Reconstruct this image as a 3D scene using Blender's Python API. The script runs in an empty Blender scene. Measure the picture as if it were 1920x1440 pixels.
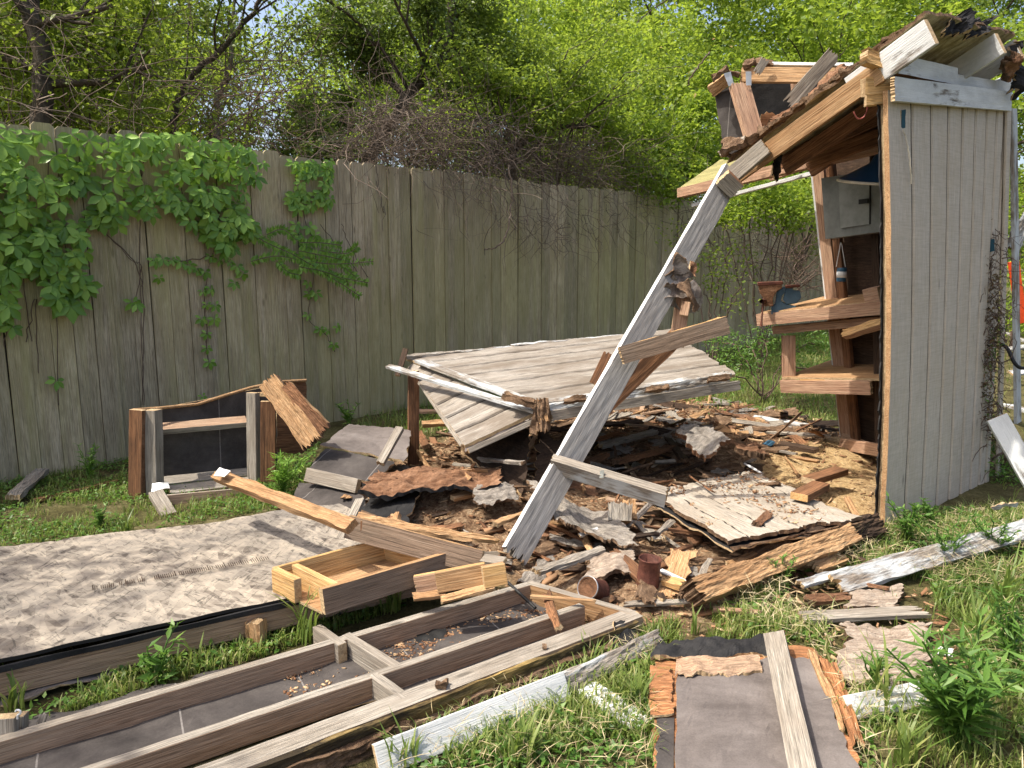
import bpy, bmesh, math, random
import numpy as np
from mathutils import Vector, Matrix, noise as mnoise
C = bpy.context.scene
COL = C.collection
rnd = random.Random(7)
rng = np.random.default_rng(11)
R = math.radians

# ------------------------------------------------------------ camera
FPX = 1400.0; PITCH = R(9.33); CH = 1.5
cam_d = bpy.data.cameras.new("camera"); cam = bpy.data.objects.new("camera", cam_d); COL.objects.link(cam)
cam_d.sensor_width = 36; cam_d.lens = FPX/1920*36; cam_d.clip_start = .05; cam_d.clip_end = 2000
cam.location = (0, 0, CH); cam.rotation_euler = (R(90)-PITCH, 0, 0)
C.camera = cam
# ------------------------------------------------------------ world, sun, exposure
SUN_AZ = Vector((-.93, -.30)).normalized(); SUN_EL = R(59)
sun_v = Vector((SUN_AZ.x*math.cos(SUN_EL), SUN_AZ.y*math.cos(SUN_EL), math.sin(SUN_EL)))
w = bpy.data.worlds.new("World"); C.world = w; w.use_nodes = True
nt = w.node_tree; sky = nt.nodes.new('ShaderNodeTexSky'); sky.sky_type = 'NISHITA'
sky.sun_disc = False; sky.sun_elevation = SUN_EL; sky.sun_rotation = math.atan2(SUN_AZ.x, SUN_AZ.y)
sky.dust_density = 4.0; sky.air_density = .8; sky.ozone_density = .4
bg = nt.nodes['Background']; bg.inputs[1].default_value = .15
wm = nt.nodes.new('ShaderNodeMix'); wm.data_type = 'RGBA'; wm.blend_type = 'MULTIPLY'; wm.inputs[0].default_value = 1; wm.inputs[7].default_value = (1.0, .96, .90, 1)
nt.links.new(sky.outputs[0], wm.inputs[6]); nt.links.new(wm.outputs[2], bg.inputs[0])
sl = bpy.data.lights.new("sun", 'SUN'); sl.energy = 2.9; sl.angle = R(.6); sl.color = (1, .94, .84)
so = bpy.data.objects.new("sun", sl); COL.objects.link(so); so.rotation_euler = sun_v.to_track_quat('Z', 'Y').to_euler()
C.view_settings.view_transform = 'Standard'; C.view_settings.look = 'None'
C.view_settings.exposure = 1.12; C.view_settings.gamma = 1
C.cycles.max_bounces = 7; C.cycles.transparent_max_bounces = 4; C.cycles.transmission_bounces = 4

# ------------------------------------------------------------ helpers: pixels of the photo to points
def ray(px, py):
    x = (px-960)/FPX; y = -(py-720)/FPX
    return Vector((x, math.cos(PITCH)+y*math.sin(PITCH), -math.sin(PITCH)+y*math.cos(PITCH)))
def W(px, py, Y):
    d = ray(px, py); return Vector((0, 0, CH))+d*(Y/d.y)
def G(px, py, z=0.0):
    d = ray(px, py); return Vector((0, 0, CH))+d*((z-CH)/d.z)
def PX(p):
    v = Vector(p)-Vector((0, 0, CH)); c, s = math.cos(PITCH), math.sin(PITCH)
    dep = v.y*c-v.z*s; up = v.y*s+v.z*c
    return 960+FPX*v.x/dep, 720-FPX*up/dep
FA = G(0, 905); FB = G(740, 770); FD = (FB-FA).normalized(); FN = Vector((FD.y, -FD.x, 0))   # fence line; FN faces the yard
def F(px, py, off=0.0):
    d = ray(px, py); o = Vector((0, 0, CH)); q = FA+FN*off
    return o+d*((q-o).dot(FN)/d.dot(FN))
def inpoly(x, y, poly):
    c = False; n = len(poly)
    for i in range(n):
        x1, y1 = poly[i]; x2, y2 = poly[i-1]
        if (y1 > y) != (y2 > y) and x < (x2-x1)*(y-y1)/(y2-y1)+x1: c = not c
    return c

# ------------------------------------------------------------ helpers: materials
def lin(c):
    return tuple((v/12.92 if v <= .04045 else ((v+.055)/1.055)**2.4) for v in c)
def newmat(name):
    m = bpy.data.materials.new(name); m.use_nodes = True
    n = m.node_tree.nodes; l = m.node_tree.links
    return m, n, l, n['Principled BSDF']
def N(n, t, **k):
    x = n.new(t)
    for a, b in k.items():
        if a.startswith('i_'): x.inputs[int(a[2:])].default_value = b
        else: setattr(x, a, b)
    return x
def ramp(n, stops):
    r = n.new('ShaderNodeValToRGB'); e = r.color_ramp.elements
    while len(e) < len(stops): e.new(.5)
    for i, (p, c) in enumerate(stops): e[i].position = p; e[i].color = (*c, 1)
    return r
def coords(n, l, scale, rand=True, island=False):
    tc = N(n, 'ShaderNodeTexCoord'); mp = N(n, 'ShaderNodeMapping'); mp.inputs['Scale'].default_value = scale
    src = tc.outputs['Object']
    if rand or island:
        oi = N(n, 'ShaderNodeNewGeometry') if island else N(n, 'ShaderNodeObjectInfo')
        o = oi.outputs['Random Per Island'] if island else oi.outputs['Random']
        mu = N(n, 'ShaderNodeMath', operation='MULTIPLY', i_1=37.0); l.new(o, mu.inputs[0])
        ad = N(n, 'ShaderNodeVectorMath', operation='ADD'); l.new(src, ad.inputs[0]); l.new(mu.outputs[0], ad.inputs[1]); src = ad.outputs[0]
    l.new(src, mp.inputs['Vector']); return mp.outputs[0]
def noi(n, l, vec, scale=1, detail=5, rough=.6, dist=0):
    t = N(n, 'ShaderNodeTexNoise'); t.inputs['Scale'].default_value = scale; t.inputs['Detail'].default_value = detail
    t.inputs['Roughness'].default_value = rough; t.inputs['Distortion'].default_value = dist
    l.new(vec, t.inputs['Vector']); return t.outputs['Fac']
def mix(n, l, fac, a, b, mode='MIX'):
    m = N(n, 'ShaderNodeMix', data_type='RGBA', blend_type=mode)
    for s, v in ((0, fac), (6, a), (7, b)):
        if hasattr(v, 'is_output'): l.new(v, m.inputs[s])
        elif s == 0: m.inputs[0].default_value = v
        else: m.inputs[s].default_value = (*v, 1)
    return m.outputs[2]
def bump(n, l, h, b, strength=.5, dist=.01):
    bp = N(n, 'ShaderNodeBump'); bp.inputs['Strength'].default_value = strength; bp.inputs['Distance'].default_value = dist
    l.new(h, bp.inputs['Height']); l.new(bp.outputs[0], b.inputs['Normal'])
MATS = {}
def wood(name, dark, mid, light, stain=(.10, .07, .05), stain_amt=.5, paint=None, paint_amt=.5, axis=0, island=False, rough=.85, bs=.6, tint=None, tint_amt=.4, cross=0, crack=.7, fg=.85):
    """wood with grain running along one local axis, optional peeling paint"""
    m, n, l, b = newmat(name)
    def sc(a, c):
        v = [c, c, c]; v[axis] = a; return v
    v1 = coords(n, l, sc(2.4, 120), island=island); v2 = coords(n, l, sc(8, 380), island=island); v3 = coords(n, l, sc(2.2, 7), island=island)
    g1 = noi(n, l, v1, 1, 6, .65, .6); g2 = noi(n, l, v2, 1, 3, .6); g3 = noi(n, l, v3, 1, 6, .7)
    r = ramp(n, [(.30, dark), (.5, mid), (.72, light)]); l.new(g1, r.inputs[0])
    col = r.outputs[0]
    r2 = ramp(n, [(.36, (.45,)*3), (.58, (1.15,)*3)]); l.new(g2, r2.inputs[0])
    col = mix(n, l, fg, col, r2.outputs[0], 'MULTIPLY')
    r3 = ramp(n, [(.40, (stain_amt,)*3), (.58, (0,)*3)]); l.new(g3, r3.inputs[0])
    col = mix(n, l, r3.outputs[0], col, stain)
    gc_ = noi(n, l, coords(n, l, sc(.9, 42), island=island), 1, 5, .6, .3); rcr = ramp(n, [(.480, (0,)*3), (.497, (crack,)*3), (.514, (0,)*3)]); l.new(gc_, rcr.inputs[0])
    col = mix(n, l, rcr.outputs[0], col, tuple(c*.35 for c in dark))
    # knots
    vk = coords(n, l, sc(2.6, 9), island=island); vo = N(n, 'ShaderNodeTexVoronoi'); vo.inputs['Scale'].default_value = 1; l.new(vk, vo.inputs['Vector'])
    rk = ramp(n, [(.05, (.75,)*3), (.12, (0,)*3)]); l.new(vo.outputs['Distance'], rk.inputs[0])
    col = mix(n, l, rk.outputs[0], col, tuple(c*.45 for c in dark))
    if tint:
        vt = coords(n, l, sc(.25, 7), rand=False); gt0 = noi(n, l, vt, 1, 6, .7)
        gt1 = noi(n, l, coords(n, l, (.45, .45, .45), rand=False), 1, 2, .5); am_ = N(n, 'ShaderNodeMath', operation='ADD'); l.new(gt0, am_.inputs[0]); l.new(gt1, am_.inputs[1])
        gm_ = N(n, 'ShaderNodeMath', operation='MULTIPLY', i_1=.5); l.new(am_.outputs[0], gm_.inputs[0]); gt = gm_.outputs[0]
        rt = ramp(n, [(.44, (0,)*3), (.57, (tint_amt,)*3)]); l.new(gt, rt.inputs[0]); col = mix(n, l, rt.outputs[0], col, tint)
    if island:
        gi = N(n, 'ShaderNodeNewGeometry'); ri = ramp(n, [(0, (.80,)*3), (1, (1.12, 1.10, 1.05))]); l.new(gi.outputs['Random Per Island'], ri.inputs[0]); col = mix(n, l, 1.0, col, ri.outputs[0], 'MULTIPLY')
    if cross:
        cs = [8, 8, 8]; cs[axis] = 150; gc = noi(n, l, coords(n, l, cs, island=island), 1, 5, .7); rc_ = ramp(n, [(.38, (1-cross,)*3), (.6, (1+cross*.4,)*3)]); l.new(gc, rc_.inputs[0])
        col = mix(n, l, 1.0, col, rc_.outputs[0], 'MULTIPLY')
    h = g1
    if paint:
        vp = coords(n, l, sc(5, 26)); gp = noi(n, l, vp, 1, 8, .7)
        vq = coords(n, l, (3, 3, 3)); gq = noi(n, l, vq, 1, 3, .6)
        s = N(n, 'ShaderNodeMath', operation='ADD'); l.new(gp, s.inputs[0]); l.new(gq, s.inputs[1])
        t = 1.28-paint_amt*.56
        rp = ramp(n, [(max(0, (t-.08)/2), (0,)*3), ((t+.08)/2, (1,)*3)])
        hf = N(n, 'ShaderNodeMath', operation='MULTIPLY', i_1=.5); l.new(s.outputs[0], hf.inputs[0]); l.new(hf.outputs[0], rp.inputs[0])
        pd = ramp(n, [(.35, tuple(c*.72 for c in paint)), (.6, paint)]); l.new(g3, pd.inputs[0])
        col = mix(n, l, rp.outputs[0], col, pd.outputs[0])
        ah = N(n, 'ShaderNodeMath', operation='MULTIPLY_ADD', i_1=.6); l.new(rp.outputs[0], ah.inputs[0]); l.new(g1, ah.inputs[2]); h = ah.outputs[0]
    l.new(col, b.inputs['Base Color']); b.inputs['Roughness'].default_value = rough; b.inputs['Specular IOR Level'].default_value = .25
    s2 = N(n, 'ShaderNodeMath', operation='MULTIPLY_ADD', i_1=.5); l.new(g2, s2.inputs[0]); l.new(h, s2.inputs[2])
    bump(n, l, s2.outputs[0], b, bs, .006)
    MATS[name] = m; return m
def mottled(name, stops, scale=(6, 6, 6), detail=8, rough=.9, bs=.6, bd=.01, fine=80, island=False, spec=.2, metal=0, dist=.4, fstr=.6, lines=0):
    m, n, l, b = newmat(name)
    v = coords(n, l, scale, island=island); g = noi(n, l, v, 1, detail, .7, dist)
    r = ramp(n, stops); l.new(g, r.inputs[0])
    f = noi(n, l, coords(n, l, (fine,)*3), 1, 4, .7)
    rf = ramp(n, [(.3, (.5,)*3), (.65, (1.15,)*3)]); l.new(f, rf.inputs[0])
    col = mix(n, l, fstr, r.outputs[0], rf.outputs[0], 'MULTIPLY')
    if lines:
        tc = N(n, 'ShaderNodeTexCoord'); sx_ = N(n, 'ShaderNodeSeparateXYZ'); l.new(tc.outputs['Object'], sx_.inputs[0])
        pp = N(n, 'ShaderNodeMath', operation='PINGPONG', i_1=lines); l.new(sx_.outputs[0], pp.inputs[0])
        lt = N(n, 'ShaderNodeMath', operation='LESS_THAN', i_1=.0028); l.new(pp.outputs[0], lt.inputs[0])
        lm2 = N(n, 'ShaderNodeMath', operation='MULTIPLY'); l.new(lt.outputs[0], lm2.inputs[0]); l.new(f, lm2.inputs[1]); col = mix(n, l, lm2.outputs[0], col, (.30, .28, .26))
    l.new(col, b.inputs['Base Color']); b.inputs['Roughness'].default_value = rough
    b.inputs['Specular IOR Level'].default_value = spec; b.inputs['Metallic'].default_value = metal
    s2 = N(n, 'ShaderNodeMath', operation='MULTIPLY_ADD', i_1=.5); l.new(f, s2.inputs[0]); l.new(g, s2.inputs[2])
    bump(n, l, s2.outputs[0], b, bs, bd)
    MATS[name] = m; return m
def leafmat(name, stops, trans=.45, tcol=(.25, .42, .04), rough=.45, fac=.35):
    m, n, l, b = newmat(name)
    g = N(n, 'ShaderNodeNewGeometry'); lw = noi(n, l, coords(n, l, (1.1,)*3, rand=False), 1, 3, .5)
    a = N(n, 'ShaderNodeMath', operation='MULTIPLY_ADD', i_1=.62); l.new(g.outputs['Random Per Island'], a.inputs[0])
    a2 = N(n, 'ShaderNodeMath', operation='MULTIPLY_ADD', i_1=.8, i_2=-.2); l.new(lw, a2.inputs[0]); l.new(a2.outputs[0], a.inputs[2])
    r = ramp(n, stops); l.new(a.outputs[0], r.inputs[0]); l.new(r.outputs[0], b.inputs['Base Color'])
    b.inputs['Roughness'].default_value = rough; b.inputs['Specular IOR Level'].default_value = .35
    t = N(n, 'ShaderNodeBsdfTranslucent'); tc = mix(n, l, .6, r.outputs[0], tcol); l.new(tc, t.inputs[0])
    ms = N(n, 'ShaderNodeMixShader'); ms.inputs[0].default_value = fac
    l.new(b.outputs[0], ms.inputs[1]); l.new(t.outputs[0], ms.inputs[2]); l.new(ms.outputs[0], n['Material Output'].inputs[0])
    MATS[name] = m; return m
def plain(name, c, rough=.6, metal=0, spec=.4):
    m, n, l, b = newmat(name); g = noi(n, l, coords(n, l, (9,)*3), 1, 6, .7)
    r = ramp(n, [(.3, tuple(x*.65 for x in c)), (.6, c)]); l.new(g, r.inputs[0]); l.new(r.outputs[0], b.inputs['Base Color'])
    b.inputs['Roughness'].default_value = rough; b.inputs['Metallic'].default_value = metal; b.inputs['Specular IOR Level'].default_value = spec
    MATS[name] = m; return m

wood('weathered', (.21, .185, .15), (.33, .295, .245), (.43, .395, .34), stain=(.18, .145, .11), stain_amt=.55)
wood('greybeam', (.27, .255, .235), (.33, .315, .295), (.39, .375, .355), stain=(.24, .22, .20), stain_amt=.5, bs=.3, crack=.35)
wood('greybrown', (.27, .165, .10), (.38, .25, .16), (.46, .33, .23), stain=(.30, .235, .17), stain_amt=.3)
wood('driftbrown', (.12, .08, .055), (.21, .145, .10), (.29, .215, .155), stain=(.16, .13, .10), stain_amt=.4)
wood('brown', (.10, .045, .022), (.24, .115, .055), (.36, .19, .095), stain=(.055, .03, .018), stain_amt=.6)
wood('tan', (.27, .15, .065), (.46, .28, .14), (.60, .42, .24), stain=(.20, .10, .045), stain_amt=.45)
wood('fresh', (.44, .245, .09), (.58, .365, .155), (.68, .48, .25), stain=(.40, .20, .08), stain_amt=.3)
wood('pink', (.28, .165, .10), (.44, .28, .18), (.56, .39, .27), stain=(.28, .14, .09), stain_amt=.4)
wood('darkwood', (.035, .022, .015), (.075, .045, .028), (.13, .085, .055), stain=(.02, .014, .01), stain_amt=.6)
wood('white', (.14, .12, .10), (.25, .22, .19), (.36, .33, .28), paint=(.66, .67, .66), paint_amt=.88, stain_amt=.4)
wood('peeling', (.17, .145, .12), (.31, .275, .23), (.46, .42, .36), paint=(.52, .54, .54), paint_amt=.50, stain_amt=.5)
wood('greypaint', (.15, .135, .12), (.29, .27, .25), (.42, .40, .37), paint=(.36, .36, .365), paint_amt=.55, stain_amt=.4)
wood('taupe', (.47, .405, .33), (.51, .445, .365), (.55, .485, .40), stain=(.46, .385, .29), stain_amt=.5, axis=1, bs=.2, cross=.10, crack=.05, fg=.4)
wood('beige', (.30, .26, .21), (.39, .35, .29), (.46, .41, .345), stain=(.26, .21, .15), stain_amt=.5, axis=1, bs=.3, crack=.2)
wood('oldsiding', (.22, .195, .165), (.32, .29, .25), (.42, .39, .34), stain=(.16, .13, .10), stain_amt=.85, axis=0, bs=.4, crack=.45)
wood('fencewood', (.37, .295, .195), (.49, .415, .29), (.59, .52, .40), stain=(.22, .18, .11), stain_amt=.5, axis=2, island=True, tint=(.36, .34, .14), tint_amt=.5)
wood('orangeply', (.22, .09, .035), (.42, .19, .08), (.56, .31, .16), stain=(.13, .06, .03), stain_amt=.6)
wood('mossy', (.17, .15, .06), (.33, .30, .12), (.45, .41, .20), stain=(.14, .13, .05))
wood('yellowrot', (.16, .10, .03), (.36, .25, .09), (.50, .37, .17), stain=(.02, .015, .01), stain_amt=.95)
mottled('endgrain', [(.3, (.30, .20, .11)), (.55, (.52, .38, .22)), (.8, (.68, .53, .34))], scale=(30, 60, 60), fine=200)
mottled('rot', [(.28, (.045, .027, .017)), (.45, (.14, .085, .05)), (.6, (.26, .17, .105)), (.8, (.42, .31, .21))], scale=(9, 24, 24), bs=1, bd=.02, fine=110)
mottled('rustrot', [(.28, (.06, .03, .018)), (.46, (.17, .085, .045)), (.62, (.30, .17, .10)), (.85, (.50, .34, .22))], scale=(5, 16, 16), bs=1, bd=.015, fine=90)
mottled('bark', [(.3, (.11, .095, .08)), (.46, (.26, .23, .195)), (.66, (.42, .38, .33))], scale=(14, 60, 60), bs=1, bd=.015, fine=130)
mottled('delam', [(.3, (.15, .11, .08)), (.45, (.30, .235, .18)), (.62, (.45, .375, .30))], scale=(9, 50, 40), bs=.9, bd=.012, fine=120)
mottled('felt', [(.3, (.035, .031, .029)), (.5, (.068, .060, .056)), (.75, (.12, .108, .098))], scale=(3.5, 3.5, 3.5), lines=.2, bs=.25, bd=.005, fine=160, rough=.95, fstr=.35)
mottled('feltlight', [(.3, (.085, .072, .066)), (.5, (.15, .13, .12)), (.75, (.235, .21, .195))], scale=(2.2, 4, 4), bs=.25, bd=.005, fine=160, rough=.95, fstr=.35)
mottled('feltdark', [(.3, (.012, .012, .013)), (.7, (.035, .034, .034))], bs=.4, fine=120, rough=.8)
mottled('mold', [(.3, (.07, .05, .02)), (.48, (.30, .26, .15)), (.62, (.48, .44, .31))], scale=(7, 14, 14), bs=.5, fine=60)
mottled('rust', [(.3, (.06, .025, .018)), (.55, (.13, .05, .035)), (.8, (.24, .11, .07))], scale=(12,)*3, rough=.6, fine=90)
mottled('sawdust', [(.3, (.45, .30, .15)), (.6, (.62, .45, .25))], scale=(12,)*3, fine=200, bs=.8)
mottled('shingle', [(.3, (.06, .045, .035)), (.5, (.17, .14, .12)), (.7, (.42, .38, .34))], scale=(9, 14, 14), bs=.7, fine=120)
mottled('trunkbark', [(.3, (.045, .035, .028)), (.55, (.11, .09, .07)), (.8, (.2, .17, .14))], scale=(14, 14, 3), bs=1, bd=.03, fine=60)
mottled('palebark', [(.3, (.15, .13, .11)), (.7, (.36, .33, .29))], scale=(14, 14, 4), bs=.6, fine=50)
mottled('twig', [(.3, (.06, .04, .03)), (.6, (.15, .105, .08)), (.8, (.25, .19, .15))], scale=(2,)*3, fine=20, bs=.1)
mottled('drytwig', [(.3, (.09, .065, .05)), (.6, (.21, .165, .13)), (.8, (.36, .31, .26))], scale=(2,)*3, fine=20, bs=.1)
plain('bluepaint', (.015, .05, .11), .35); plain('visepaint', (.07, .15, .23), .5); plain('doorgrey', (.25, .26, .24), .5); plain('bluemat', (.008, .06, .085), .8)
plain('panelgrey', (.19, .20, .185), .55); plain('steel', (.42, .43, .44), .35, .9); plain('galv', (.50, .52, .53), .45, .5)
plain('whiteplastic', (.74, .74, .72), .4); plain('orangeplastic', (.85, .09, .015), .4); plain('redplastic', (.55, .06, .03), .4)
plain('pinkwire', (.55, .16, .14), .4); plain('cream', (.62, .56, .44), .5); plain('black', (.012, .012, .012), .6); plain('bluebit', (.03, .09, .15), .6)
leafmat('leaf_vine', [(.1, (.075, .16, .022)), (.5, (.145, .28, .04)), (.9, (.28, .44, .08))], tcol=(.35, .6, .05), rough=.33, fac=.25)
leafmat('leaf_dark', [(.1, (.04, .075, .018)), (.5, (.09, .14, .033)), (.9, (.20, .25, .07))], tcol=(.25, .36, .04), fac=.38)
leafmat('leaf_mid', [(.1, (.055, .10, .018)), (.5, (.13, .20, .032)), (.9, (.27, .33, .06))], tcol=(.46, .6, .06), fac=.5)
leafmat('leaf_bright', [(.1, (.07, .125, .018)), (.5, (.15, .235, .03)), (.86, (.27, .34, .055)), (.97, (.44, .25, .11))], tcol=(.50, .66, .06), fac=.5)
leafmat('leaf_weed', [(.1, (.05, .115, .02)), (.5, (.095, .20, .035)), (.9, (.19, .30, .06))], tcol=(.25, .45, .05), fac=.35)
leafmat('grassmat', [(.05, (.06, .10, .02)), (.45, (.13, .19, .04)), (.7, (.25, .29, .08)), (.95, (.42, .37, .18))], tcol=(.35, .5, .08), fac=.35)
leafmat('chips', [(.08, (.05, .024, .013)), (.3, (.16, .075, .036)), (.5, (.26, .14, .07)), (.68, (.36, .23, .13)), (.84, (.50, .36, .21)), (.95, (.27, .235, .20))], fac=0.0, rough=.9)
leafmat('deadleaf', [(.1, (.07, .04, .02)), (.6, (.16, .09, .045)), (.95, (.26, .17, .08))], fac=.15)

mottled('groove', [(.3, (.03, .024, .02)), (.7, (.055, .045, .036))], fine=60)  # near-black: dirt plus painted shade, so siding grooves and picket gaps read dark
def osb_material():
    m, n, l, b = newmat('osb')
    tot = None
    cols = []
    for k, (rot, sc) in enumerate(((.9, (9, 34, 10)), (-.8, (8, 30, 10)), (1.75, (10, 38, 10)))):
        tc = N(n, 'ShaderNodeTexCoord'); mp = N(n, 'ShaderNodeMapping', vector_type='TEXTURE'); mp.inputs['Scale'].default_value = tuple(1/q for q in sc); mp.inputs['Rotation'].default_value = (0, 0, rot)
        l.new(tc.outputs['Object'], mp.inputs[0]); vo = N(n, 'ShaderNodeTexVoronoi'); vo.inputs['Scale'].default_value = 1.0; vo.inputs['Randomness'].default_value = 1
        l.new(mp.outputs[0], vo.inputs['Vector']); cols.append(vo.outputs['Color'])
    a = mix(n, l, .5, cols[0], cols[1]); a = mix(n, l, .35, a, cols[2])
    bw = N(n, 'ShaderNodeRGBToBW'); l.new(a, bw.inputs[0])
    r = ramp(n, [(.2, (.12, .10, .085)), (.36, (.27, .24, .205)), (.52, (.36, .325, .28)), (.78, (.47, .415, .345))]); l.new(bw.outputs[0], r.inputs[0])
    st = noi(n, l, coords(n, l, (1.1, 2.6, 2)), 1, 5, .65, .3)
    rs = ramp(n, [(.38, (.52, .51, .50)), (.62, (.94, .90, .83))]); l.new(st, rs.inputs[0])
    col = mix(n, l, 1.0, r.outputs[0], rs.outputs[0], 'MULTIPLY')
    for rot, amt in ((.9, .75), (-1.0, .75), (1.8, .6)):
        tc = N(n, 'ShaderNodeTexCoord'); mp = N(n, 'ShaderNodeMapping', vector_type='TEXTURE'); mp.inputs['Scale'].default_value = (1/10, 1/55, 1/20); mp.inputs['Rotation'].default_value = (0, 0, rot); l.new(tc.outputs['Object'], mp.inputs[0])
        f = noi(n, l, mp.outputs[0], 1, 3, .7, 1.0); rf = ramp(n, [(.345, (.22,)*3), (.40, (1,)*3)]); l.new(f, rf.inputs[0])
        col = mix(n, l, amt, col, rf.outputs[0], 'MULTIPLY')
    l.new(col, b.inputs['Base Color']); b.inputs['Roughness'].default_value = .9; bump(n, l, bw.outputs[0], b, .5, .004); MATS['osb'] = m
osb_material()
M = MATS

# ------------------------------------------------------------ helpers: objects
def tag(o, label=None, cat=None, group=None, kind=None):
    if label: o['label'] = label
    if cat: o['category'] = cat
    if group: o['group'] = group
    if kind: o['kind'] = kind
    return o
def thing(name, label, cat, loc, group=None):
    o = bpy.data.objects.new(name, None); COL.objects.link(o); o.location = loc; o.empty_display_size = .1
    return tag(o, label, cat, group)
def wloc(o):
    p = Vector(o.location)
    while o.parent: o = o.parent; p = p+Vector(o.location)
    return p
MWD = {}
def link(name, me, mats, parent=None, mw=None):
    o = bpy.data.objects.new(name, me)
    COL.objects.link(o)
    for m in mats: me.materials.append(M[m] if isinstance(m, str) else m)
    mw = mw or Matrix.Identity(4)
    if parent is not None:
        o.parent = parent
        pm = MWD.get(parent.name) or Matrix.Translation(wloc(parent))
        o.matrix_local = pm.inverted() @ mw
    else: o.matrix_local = mw
    MWD[o.name] = mw
    return o
def pymesh(name, v, f, mi=None, smooth=False):
    me = bpy.data.meshes.new(name); me.from_pydata([tuple(x) for x in v], [], f)
    if mi: me.polygons.foreach_set('material_index', mi)
    if smooth: me.polygons.foreach_set('use_smooth', [True]*len(f))
    me.update(); return me
def npmesh(name, V, Q, smooth=False):
    """V (n,3) array, Q (m,k) array of equal-size faces"""
    me = bpy.data.meshes.new(name); V = np.asarray(V, dtype=np.float32); Q = np.asarray(Q, dtype=np.int32)
    k = Q.shape[1]; me.vertices.add(len(V)); me.vertices.foreach_set('co', V.ravel())
    me.loops.add(Q.size); me.loops.foreach_set('vertex_index', Q.ravel())
    me.polygons.add(len(Q)); me.polygons.foreach_set('loop_start', np.arange(len(Q), dtype=np.int32)*k)
    me.polygons.foreach_set('loop_total', np.full(len(Q), k, dtype=np.int32))
    if smooth: me.polygons.foreach_set('use_smooth', np.ones(len(Q), dtype=bool))
    me.update(calc_edges=True); me.validate(); return me
def frame(P0, P1, n):
    X = (P1-P0).normalized(); n = Vector(n); Z = (n-X*n.dot(X)).normalized(); Y = Z.cross(X)
    m = Matrix((X, Y, Z)).transposed().to_4x4(); m.translation = P0; return m
def grid_faces(nu, nv):
    f = []; mi = []; n = (nu+1)*(nv+1); idx = lambda i, j: i*(nv+1)+j
    for i in range(nu):
        for j in range(nv):
            a, b, c, d = idx(i, j), idx(i+1, j), idx(i+1, j+1), idx(i, j+1)
            f.append((a, b, c, d)); mi.append(0); f.append((a+n, d+n, c+n, b+n)); mi.append(2)
    for i in range(nu):
        for j in (0, nv):
            a, b = idx(i, j), idx(i+1, j)
            f.append((a, a+n, b+n, b) if j == 0 else (a, b, b+n, a+n)); mi.append(3)
    for j in range(nv):
        for i in (0, nu):
            a, b = idx(i, j), idx(i, j+1)
            f.append((a, b, b+n, a+n) if i == 0 else (a, a+n, b+n, b)); mi.append(1)
    return f, mi
def board(name, P0, P1, wd, th, mat, n=(0, 0, 1), parent=None, label=None, cat=None, group=None, jag=(0, 0), rough=.0015, end=None, bow=0, twist=0, edge=None, taper=1.0, seed=None):
    """plank from P0 to P1 (centre line); n = normal of its wide face; jag = depth of broken ends; edge = material of narrow faces"""
    rd = random.Random(seed if seed is not None else int(abs(P0.x*977+P1.y*613+P0.z*331+wd*5000))+17)
    L = (P1-P0).length; nx = max(2, min(60, int(L/.045))) if rough < .004 else max(4, min(110, int(L/.016))); ny = 2 if max(jag) < .004 and rough < .003 else max(6, min(26, int(wd/.006)))
    def prof(j):
        if j <= 0: return [0]*(ny+1)
        q = rd.uniform(0, 99); return [j*(.25+1.1*abs(mnoise.noise((k*.55+q, 3, 0)))+.35*rd.random()+(.9*rd.random() if rd.random() < .16 else 0)) for k in range(ny+1)]
    e0, e1, b0, b1 = prof(jag[0]), prof(jag[1]), prof(jag[0]), prof(jag[1])
    sx = rd.uniform(0, 90); v = []
    for s in (1, -1):
        for i in range(nx+1):
            t = i/nx
            for j in range(ny+1):
                q = j/ny-.5; a0 = e0[j]*.7+(e0 if s > 0 else b0)[j]*.3; a1 = e1[j]*.7+(e1 if s > 0 else b1)[j]*.3
                x = a0+(L-a0-a1)*t; ww = wd*(1+(taper-1)*t)
                y = q*ww; z = s*th/2
                if abs(q) == .5: y += mnoise.noise((x*9+sx, s*.7, q*5))*rough*(1.2 if rough < .004 else 2.2)
                z += mnoise.noise((x*8+sx, y*40, s*3.1))*rough*.8
                if rough > .003: z += (mnoise.noise((x*13+sx, y*70, s*5))+.6*mnoise.noise((x*34+sx, y*160, s*5)))*rough
                z += bow*math.sin(math.pi*t)
                if twist: y, z = y*math.cos(twist*t)-z*math.sin(twist*t), y*math.sin(twist*t)+z*math.cos(twist*t)
                v.append((x, y, z))
    f, mi = grid_faces(nx, ny); mi = [1 if k == 1 else (2 if k == 3 and edge else 0) for k in mi]
    me = pymesh(name, v, f, mi)
    o = link(name, me, [mat, end or 'endgrain']+([edge] if edge else []), parent, frame(P0, P1, n))
    if rough <= .003 and max(jag) < .004:
        bm = o.modifiers.new('b', 'BEVEL'); bm.width = min(.003, th*.2); bm.segments = 2; bm.limit_method = 'ANGLE'; bm.angle_limit = R(50)
    return tag(o, label, cat, group)
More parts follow.
